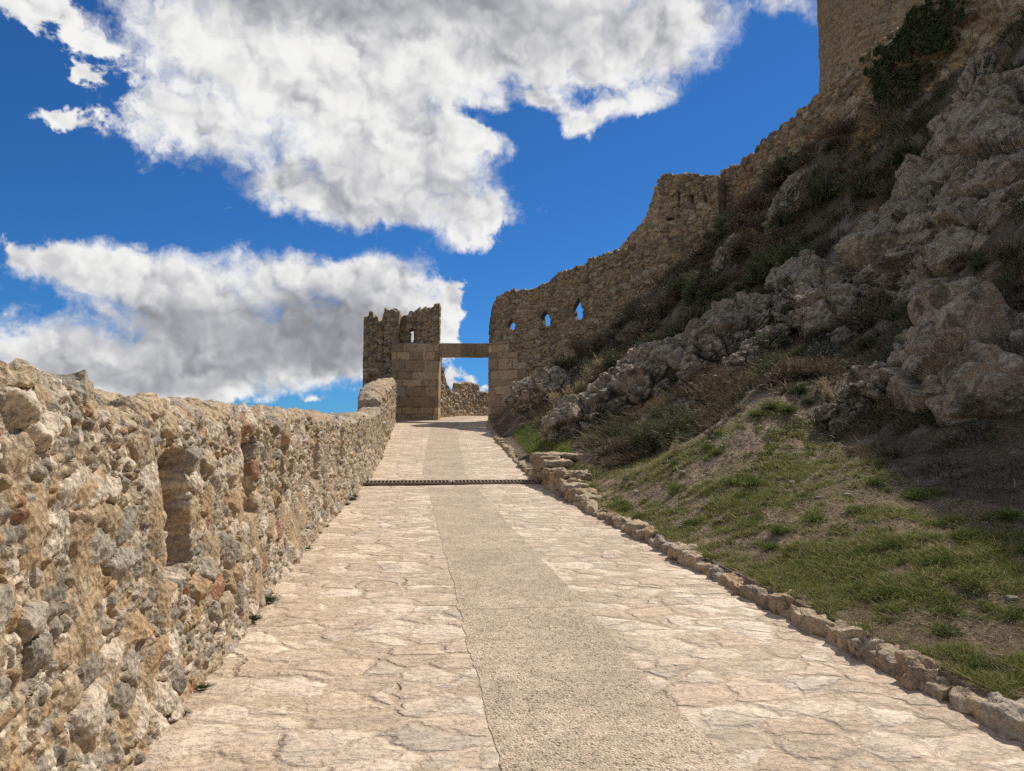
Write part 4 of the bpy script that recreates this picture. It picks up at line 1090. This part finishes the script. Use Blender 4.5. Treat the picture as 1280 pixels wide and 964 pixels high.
def grass():
    reg = lambda x, y: inpoly(x, y, GRASS) & (x > xk(y) + 0.12)
    V = []; Q = []; C = []; off = 0
    def add(v, q, c):
        nonlocal off
        V.append(v); Q.append(q + off); C.append(c); off += len(v)
    # clumped green blades
    x, y = scatter_view(470000, reg, 19)
    n1 = fbm(x * 1.1, y * 1.1, oct=3, seed=211); n2 = 0.6 * fbm(x * 4.2, y * 4.2, oct=3, seed=213) + 0.7 * fbm(x * 9.5, y * 9.5, oct=2, seed=214)
    t = x - xk(y)
    # greener by the kerb and on the mound, barer up under the boulder
    d = np.hypot(x, y); bare = sst(t, 1.4, 3.4) * (1 - sst(d, 8.5, 11.5)) * 0.50
    dens = sst(n1 * 0.55 + n2 * 0.8 - bare, -0.18, 0.20)
    k = RNG.uniform(size=len(x)) < dens * 0.95 + 0.03
    x, y, n2, d, dens = x[k], y[k], n2[k], d[k], dens[k]
    z = hill(x, y) - 0.008
    n = len(x)
    dirs = RNG.normal(size=(n, 3)) * [0.55, 0.55, 0] + [0, 0, 1]; dirs /= np.linalg.norm(dirs, axis=1, keepdims=True)
    bend = RNG.normal(size=(n, 3)) * [0.35, 0.35, 0.05] + [0, 0, -0.25]
    ln = (0.030 + 0.060 * dens * RNG.uniform(0.5, 1.2, n)) * (1 + 0.25 * RNG.normal(size=n)).clip(.4, 1.8)
    col = mixcol(n, [(4, .150, .180, .040), (3, .215, .225, .060), (2.0, .085, .115, .028), (2.0, .32, .28, .13), (1.0, .45, .37, .22)])
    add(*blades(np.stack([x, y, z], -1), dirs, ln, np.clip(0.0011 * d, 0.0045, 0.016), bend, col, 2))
    # straw litter lying flat
    x, y = scatter_view(130000, reg, 19); z = hill(x, y) + 0.006; n = len(x); d = np.hypot(x, y)
    a = RNG.uniform(0, 2 * pi, n); dirs = np.stack([np.cos(a), np.sin(a), RNG.uniform(-.05, .45, n)], -1)
    col = mixcol(n, [(3, .44, .34, .22), (2, .33, .25, .16), (1, .52, .44, .31), (1.5, .20, .15, .10)])
    add(*blades(np.stack([x, y, z], -1), dirs, RNG.uniform(.02, .10, n), np.clip(0.0007 * d, 0.003, 0.009), RNG.normal(size=(n, 3)) * .2, col, 1, 1.0))
    # second small lawn by the gate rocks
    reg2 = lambda x, y: inpoly(x, y, FOOT2)
    x, y = scatter_view(22000, reg2, 40); z = hill(x, y) - .01; n = len(x)
    dirs = RNG.normal(size=(n, 3)) * [0.5, 0.5, 0] + [0, 0, 1]; dirs /= np.linalg.norm(dirs, axis=1, keepdims=True)
    col = mixcol(n, [(4, .14, .19, .04), (3, .19, .22, .06), (1, .28, .26, .12)])
    add(*blades(np.stack([x, y, z], -1), dirs, RNG.uniform(.06, .14, n), np.full(n, .02), RNG.normal(size=(n, 3)) * .25, col, 2))
    tag(mesh_obj('grass', np.concatenate(V), np.concatenate(Q), col=np.concatenate(C), mat=MAT_BLADE), 'short green and straw coloured grass on the slope beside the kerb', 'grass', kind='stuff')
grass()

DRYP = [(4, .16, .118, .075), (3, .115, .092, .058), (2.5, .10, .105, .052), (1.6, .24, .19, .12), (.6, .38, .31, .20)]
def scrub():
    reg = lambda x, y: (x > xk(y) + 1.2) & ~inpoly(x, y, GRASS) & (y > 1) & (y < 44)
    x, y = scatter_view(340000, reg, 46)
    z = hill(x, y)
    c = covered(x, y, z)
    n1 = fbm(x * .55, y * .55, oct=4, seed=221); n2 = fbm(x * 2.2, y * 2.2, oct=3, seed=223)
    dens = sst(n1 * .7 + 1.0 * n2, -0.22, 0.30) * (0.10 + 0.90 * sst(np.hypot(x, y), 9.8, 12.0))
    k = (~c) & (RNG.uniform(size=len(x)) < dens)
    x, y, z, n2, n1 = x[k], y[k], z[k], n2[k], n1[k]; n = len(x)
    d = np.hypot(x, y)
    # tufts lean downhill, combed by gravity and wind
    dirs = RNG.normal(size=(n, 3)) * [0.55, 0.55, .2] + np.array([-0.5, -0.25, 0.85]); dirs /= np.linalg.norm(dirs, axis=1, keepdims=True)
    ln = (0.10 + 0.28 * sst(n2, -.5, .6)) * RNG.uniform(.4, 1.2, n) * np.clip(d / 16, .30, 1.2)
    bend = RNG.normal(size=(n, 3)) * .25 + np.array([-.25, -.12, -.22])
    col = mixcol(n, DRYP) * (0.85 + 0.5 * sst(fbm(x * .9, y * .9, oct=2, seed=225), -.2, .5))[:, None]
    g = sst(fbm(x * .35, y * .35, oct=3, seed=227), 0.0, 0.35)[:, None]
    col = col * (1 - 0.55 * g) + np.array([.075, .088, .038]) * 0.55 * g
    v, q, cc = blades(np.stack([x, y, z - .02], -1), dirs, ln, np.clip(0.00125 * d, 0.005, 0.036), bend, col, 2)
    tag(mesh_obj('undergrowth', v, q, col=cc, mat=MAT_TWIG), 'matted dry brown and dark green undergrowth covering the hillside between the rocks', 'undergrowth', kind='stuff')
scrub()

def shrub_mesh(name, n, rad, hgt, width, pal, up, seed, fine=3):
    """a low shrub: stems from the base that fork into many short sprigs"""
    global RNG
    old = RNG; RNG = np.random.default_rng(seed)
    th = RNG.uniform(0, 2 * pi, n); e = RNG.uniform(0.05, 1.0, n) ** up
    dirs = np.stack([np.cos(th) * np.sqrt(1 - e * e), np.sin(th) * np.sqrt(1 - e * e), e], -1)
    lump = 0.7 + 0.5 * vnoise(dirs[:, 0] * 2.3 + seed, dirs[:, 1] * 2.3, dirs[:, 2] * 2.3, seed)
    ln = lump * RNG.uniform(.75, 1.05, n)
    sc = np.array([rad, rad, hgt])
    V = []; Q = []; C = []; off = 0
    v, q, c = blades(RNG.normal(size=(n, 3)) * [.08, .08, .01] * sc, dirs * sc / np.linalg.norm(dirs * sc, axis=1, keepdims=True), np.linalg.norm(dirs * sc, axis=1) * ln, np.full(n, width), RNG.normal(size=(n, 3)) * .12 + [0, 0, .1], mixcol(n, pal), 2)
    V.append(v); Q.append(q); C.append(c); off = len(v)
    m = n * fine; i = RNG.integers(0, n, m); t = RNG.uniform(.45, 1.0, m)
    b = dirs[i] * sc * (ln[i] * t)[:, None] + np.array([0, 0, .1]) * (ln[i] * t * t)[:, None] * hgt
    lump_shade = (0.55 + 0.9 * vnoise(dirs[i][:, 0] * 3.1 + seed, dirs[i][:, 1] * 3.1, dirs[i][:, 2] * 3.1, seed + 2))[:, None]   # light tops and dark gaps put into the colour, lump by lump
    dd = dirs[i] + RNG.normal(size=(m, 3)) * .7; dd /= np.linalg.norm(dd, axis=1, keepdims=True)
    v, q, c = blades(b, dd, RNG.uniform(.10, .26, m) * (rad + hgt) / 2, np.full(m, width * 1.5), RNG.normal(size=(m, 3)) * .2, mixcol(m, pal) * lump_shade * (0.8 + 0.5 * t[:, None]), 1)
    V.append(v); Q.append(q + off); C.append(c)
    o = mesh_obj(name, np.concatenate(V), np.concatenate(Q), col=np.concatenate(C), mat=MAT_TWIG)
    RNG = old
    return o
GREEN = [(3, .072, .088, .036), (2, .105, .115, .052), (1, .15, .125, .07)]
GREY = [(3, .090, .098, .070), (2, .068, .076, .052), (1, .12, .115, .08)]
BROWN = [(3, .165, .118, .076), (2, .115, .086, .058), (1, .24, .18, .115)]
STRAW = [(3, .48, .39, .24), (2, .36, .29, .17), (1, .22, .19, .09)]

def shrubs():
    protos = [shrub_mesh('shrub', 300, .55, .42, .013, BROWN, .9, 31), shrub_mesh('shrub', 320, .50, .50, .014, GREEN, .8, 32), shrub_mesh('shrub', 320, .45, .36, .013, GREY, .9, 33),
              shrub_mesh('shrub', 260, .65, .36, .012, BROWN, 1.0, 34), shrub_mesh('shrub', 300, .48, .42, .014, GREEN, .9, 35)]
    labels = ['low brown twiggy shrub on the shaded hillside', 'dark green bushy shrub on the shaded hillside', 'grey green cushion shrub among the rocks',
              'low brown twiggy shrub on the shaded hillside', 'dark green bushy shrub on the shaded hillside']
    groups = ['brown shrubs on the hillside', 'dark green shrubs on the hillside', 'grey green shrubs on the hillside', 'brown shrubs on the hillside', 'dark green shrubs on the hillside']
    first = [True] * 5
    def put(k, p, s, lab=None):
        o = protos[k] if first[k] else protos[k].copy()
        if not first[k]: COL.objects.link(o)
        first[k] = False
        rr = random
        o.location = (p[0], p[1], float(hill(np.array(p[0]), np.array(p[1]))) - .05)
        o.rotation_euler = (rr.uniform(-.1, .25), rr.uniform(-.45, -.1), rr.uniform(0, 6.28)); o.scale = (s * rr.uniform(.85, 1.25), s * rr.uniform(.85, 1.25), s)
        tag(o, lab or labels[k], 'shrub', groups[k])
    # bands of scrub read off the slope: polyline centre, half width (px), count
    bands = [([(870, 330), (930, 270), (1010, 200), (1060, 170)], 14, 42, (0, 3, 1)), ([(780, 420), (870, 370), (960, 300), (1060, 250), (1130, 215)], 24, 64, (1, 0, 3, 4)),
             ([(840, 400), (930, 360), (1010, 320)], 16, 26, (1, 4, 0)), ([(960, 470), (1030, 430), (1110, 380), (1180, 340)], 26, 40, (0, 1, 2, 3)), ([(700, 460), (780, 420), (840, 400)], 16, 24, (0, 3, 4)),
             ([(720, 500), (800, 450), (860, 430)], 10, 14, (0, 1)), ([(1080, 120), (1160, 90), (1250, 40)], 20, 18, (0, 3)), ([(880, 510), (950, 480), (1020, 480)], 16, 20, (0, 3, 1)), ([(760, 575), (830, 555), (900, 525)], 10, 14, (0, 1, 3)),
             ([(1200, 330), (1270, 310)], 12, 8, (0, 1)), ([(1060, 490), (1110, 460), (1150, 430)], 12, 12, (2, 2, 0))]
    for line, hw, cnt, kinds in bands:
        ln = np.array(line, float); L = np.concatenate([[0], np.cumsum(np.hypot(*np.diff(ln, axis=0).T))])
        for i in range(int(cnt * .72)):
            t = random.uniform(0, L[-1]); px = np.interp(t, L, ln[:, 0]) + random.gauss(0, hw * .5); py = np.interp(t, L, ln[:, 1]) + random.gauss(0, hw * .6)
            h = on_hill(px, py)
            if h is None: continue
            p, d = h
            put(random.choice(kinds), p, random.choice([.55, .7, .9, 1.2, 1.5]) * float(np.clip(d / 20, .5, 1.25)))
    for px, py, s, k, lab in [(1135, 500, .6, 0, 'bare wiry brown shrub overhanging the shaded soil beside the big boulder'), (1075, 470, .55, 2, 'grey green cushion shrub beside the orange stained rock'), (1130, 425, .7, 2, 'trailing grey green shrub left of the big boulder'), (893, 218, .5, 1, 'dark green bush rooted in the upper wall foot')]:
        h = on_hill(px, py)
        if h: put(k, h[0], s, lab)
    # dry grass tufts
    tuft = shrub_mesh('dry_grass_tuft', 260, .32, .62, .012, STRAW, .5, 36, 1); ft = True
    for i, (px, py, s) in enumerate([(700, 508, 1.3), (710, 503, 1.2), (718, 496, 1.4), (730, 487, 1.4), (742, 478, 1.4), (755, 468, 1.4), (735, 494, 1.2), (765, 462, 1.2), (845, 570, .55), (838, 562, .6), (852, 556, .5), (690, 516, .8), (1098, 515, .5), (1085, 512, .45), (1110, 508, .45), (1035, 500, .5), (1022, 490, .5), (862, 548, .5)]):
        h = on_hill(px, py)
        if h is None: continue
        o = tuft if ft else tuft.copy()
        if not ft: COL.objects.link(o)
        ft = False
        o.location = (h[0][0], h[0][1], float(hill(np.array(h[0][0]), np.array(h[0][1]))) - .03); o.scale = (s, s, s); o.rotation_euler = (0.1, -.45, i * 1.3)
        tag(o, 'pale straw coloured tuft of dry grass on the hillside', 'grass tuft', 'dry grass tufts')
    # dark wiry tussocks standing out of the lawn
    tus = shrub_mesh('grass_tussock', 420, .20, .11, .006, [(3, .10, .135, .032), (2, .15, .185, .046), (1.3, .24, .22, .09)], .8, 37, 1); ft = True
    tr = random.Random(21)
    spots = [(965, 512, 1.4), (985, 515, 1.2), (945, 520, 1.1)] + [(tr.uniform(760, 1278), tr.uniform(560, 850), tr.choice([.35, .45, .6, .8, 1.0])) for _ in range(150)]
    for i, (px, py, s) in enumerate(spots):
        h = on_hill(px, py)
        if h is None: continue
        if not inpoly(np.array([h[0][0]]), np.array([h[0][1]]), GRASS)[0] or h[0][0] < xk(h[0][1]) + .3: continue
        o = tus if ft else tus.copy()
        if not ft: COL.objects.link(o)
        ft = False
        o.location = (h[0][0], h[0][1], float(hill(np.array(h[0][0]), np.array(h[0][1]))) - .01); o.scale = (s * tr.uniform(.7, 1.5), s * tr.uniform(.7, 1.4), s); o.rotation_euler = (0, 0, i * 1.7)
        tag(o, 'green grass tuft standing out of the short patchy turf', 'grass tuft', 'tufts in the turf')
    # weeds along the foot of the parapet
    weed = shrub_mesh('weed', 130, .11, .08, .006, [(3, .07, .11, .03), (1, .10, .10, .04), (1, .05, .045, .03)], .8, 38, 1); ft = True
    for i, (yy, s) in enumerate([(4.25, .7), (4.65, .7), (6.1, 1.0), (6.7, 1.1), (9.2, .6), (11.0, .6), (14.3, 1.4), (14.8, 1.2), (13.6, 1.0), (18.5, .8)]):
        o = weed if ft else weed.copy()
        if not ft: COL.objects.link(o)
        ft = False
        o.location = (float(xw(yy)) + .16, yy, float(zp(yy)) + .01); o.scale = (s * .7, s * 1.0, s * .65); o.rotation_euler = (0, .2, i * 1.9)
        tag(o, 'small green weed at the foot of the parapet wall', 'weed', 'weeds along the parapet')
shrubs()

def ivy():
    """hanging ivy on the upper wall"""
    outline = [(1068, 76), (1090, 60), (1120, 33), (1150, 6), (1165, -8), (1215, -20), (1205, 20), (1185, 62), (1155, 78), (1140, 108), (1120, 136), (1096, 132), (1080, 102)]
    P = []; n = 0
    kpx = [1028, 1075, 1120, 1160, 1220, 1300]; kd = [30.2, 28.2, 26.6, 25.2, 23.4, 21.5]
    while n < 7000:
        px = RNG.uniform(1070, 1205, 4000); py = RNG.uniform(-25, 135, 4000)
        jx = px + 16 * fbm(px / 16, py / 16, oct=4, seed=231); jy = py + 16 * fbm(px / 12 + 50, py / 12, oct=3, seed=233)
        k = inpoly(jx, jy, outline) & (fbm(px / 9, py / 9, oct=3, seed=235) > -0.18)
        for a, b in zip(px[k], py[k]): P.append(at(a, b, float(np.interp(a, kpx, kd)) - RNG.uniform(0.06, 0.20)))
        n = len(P)
    P = np.array(P); n = len(P)
    nrm = np.array([-.75, -.55, .35]) + RNG.normal(size=(n, 3)) * .5; nrm /= np.linalg.norm(nrm, axis=1, keepdims=True)
    a = np.cross(nrm, RNG.normal(size=(n, 3))); a /= np.linalg.norm(a, axis=1, keepdims=True); b = np.cross(nrm, a)
    s = RNG.uniform(.04, .085, n)[:, None]
    V = np.stack([P - a * s, P - b * s * .7 + nrm * .01, P + a * s, P + b * s * .7 + nrm * .01], 1).reshape(-1, 3)
    c = np.repeat(mixcol(n, [(3, .050, .070, .026), (2, .075, .095, .036), (1, .11, .115, .05), (.6, .16, .12, .07)]), 4, 0)
    o = mesh_obj('ivy', V, np.arange(4 * n).reshape(n, 4), col=c, mat=MAT_BLADE, smooth=False)
    tag(o, 'dark ivy hanging over the upper wall below the keep', 'ivy')
ivy()
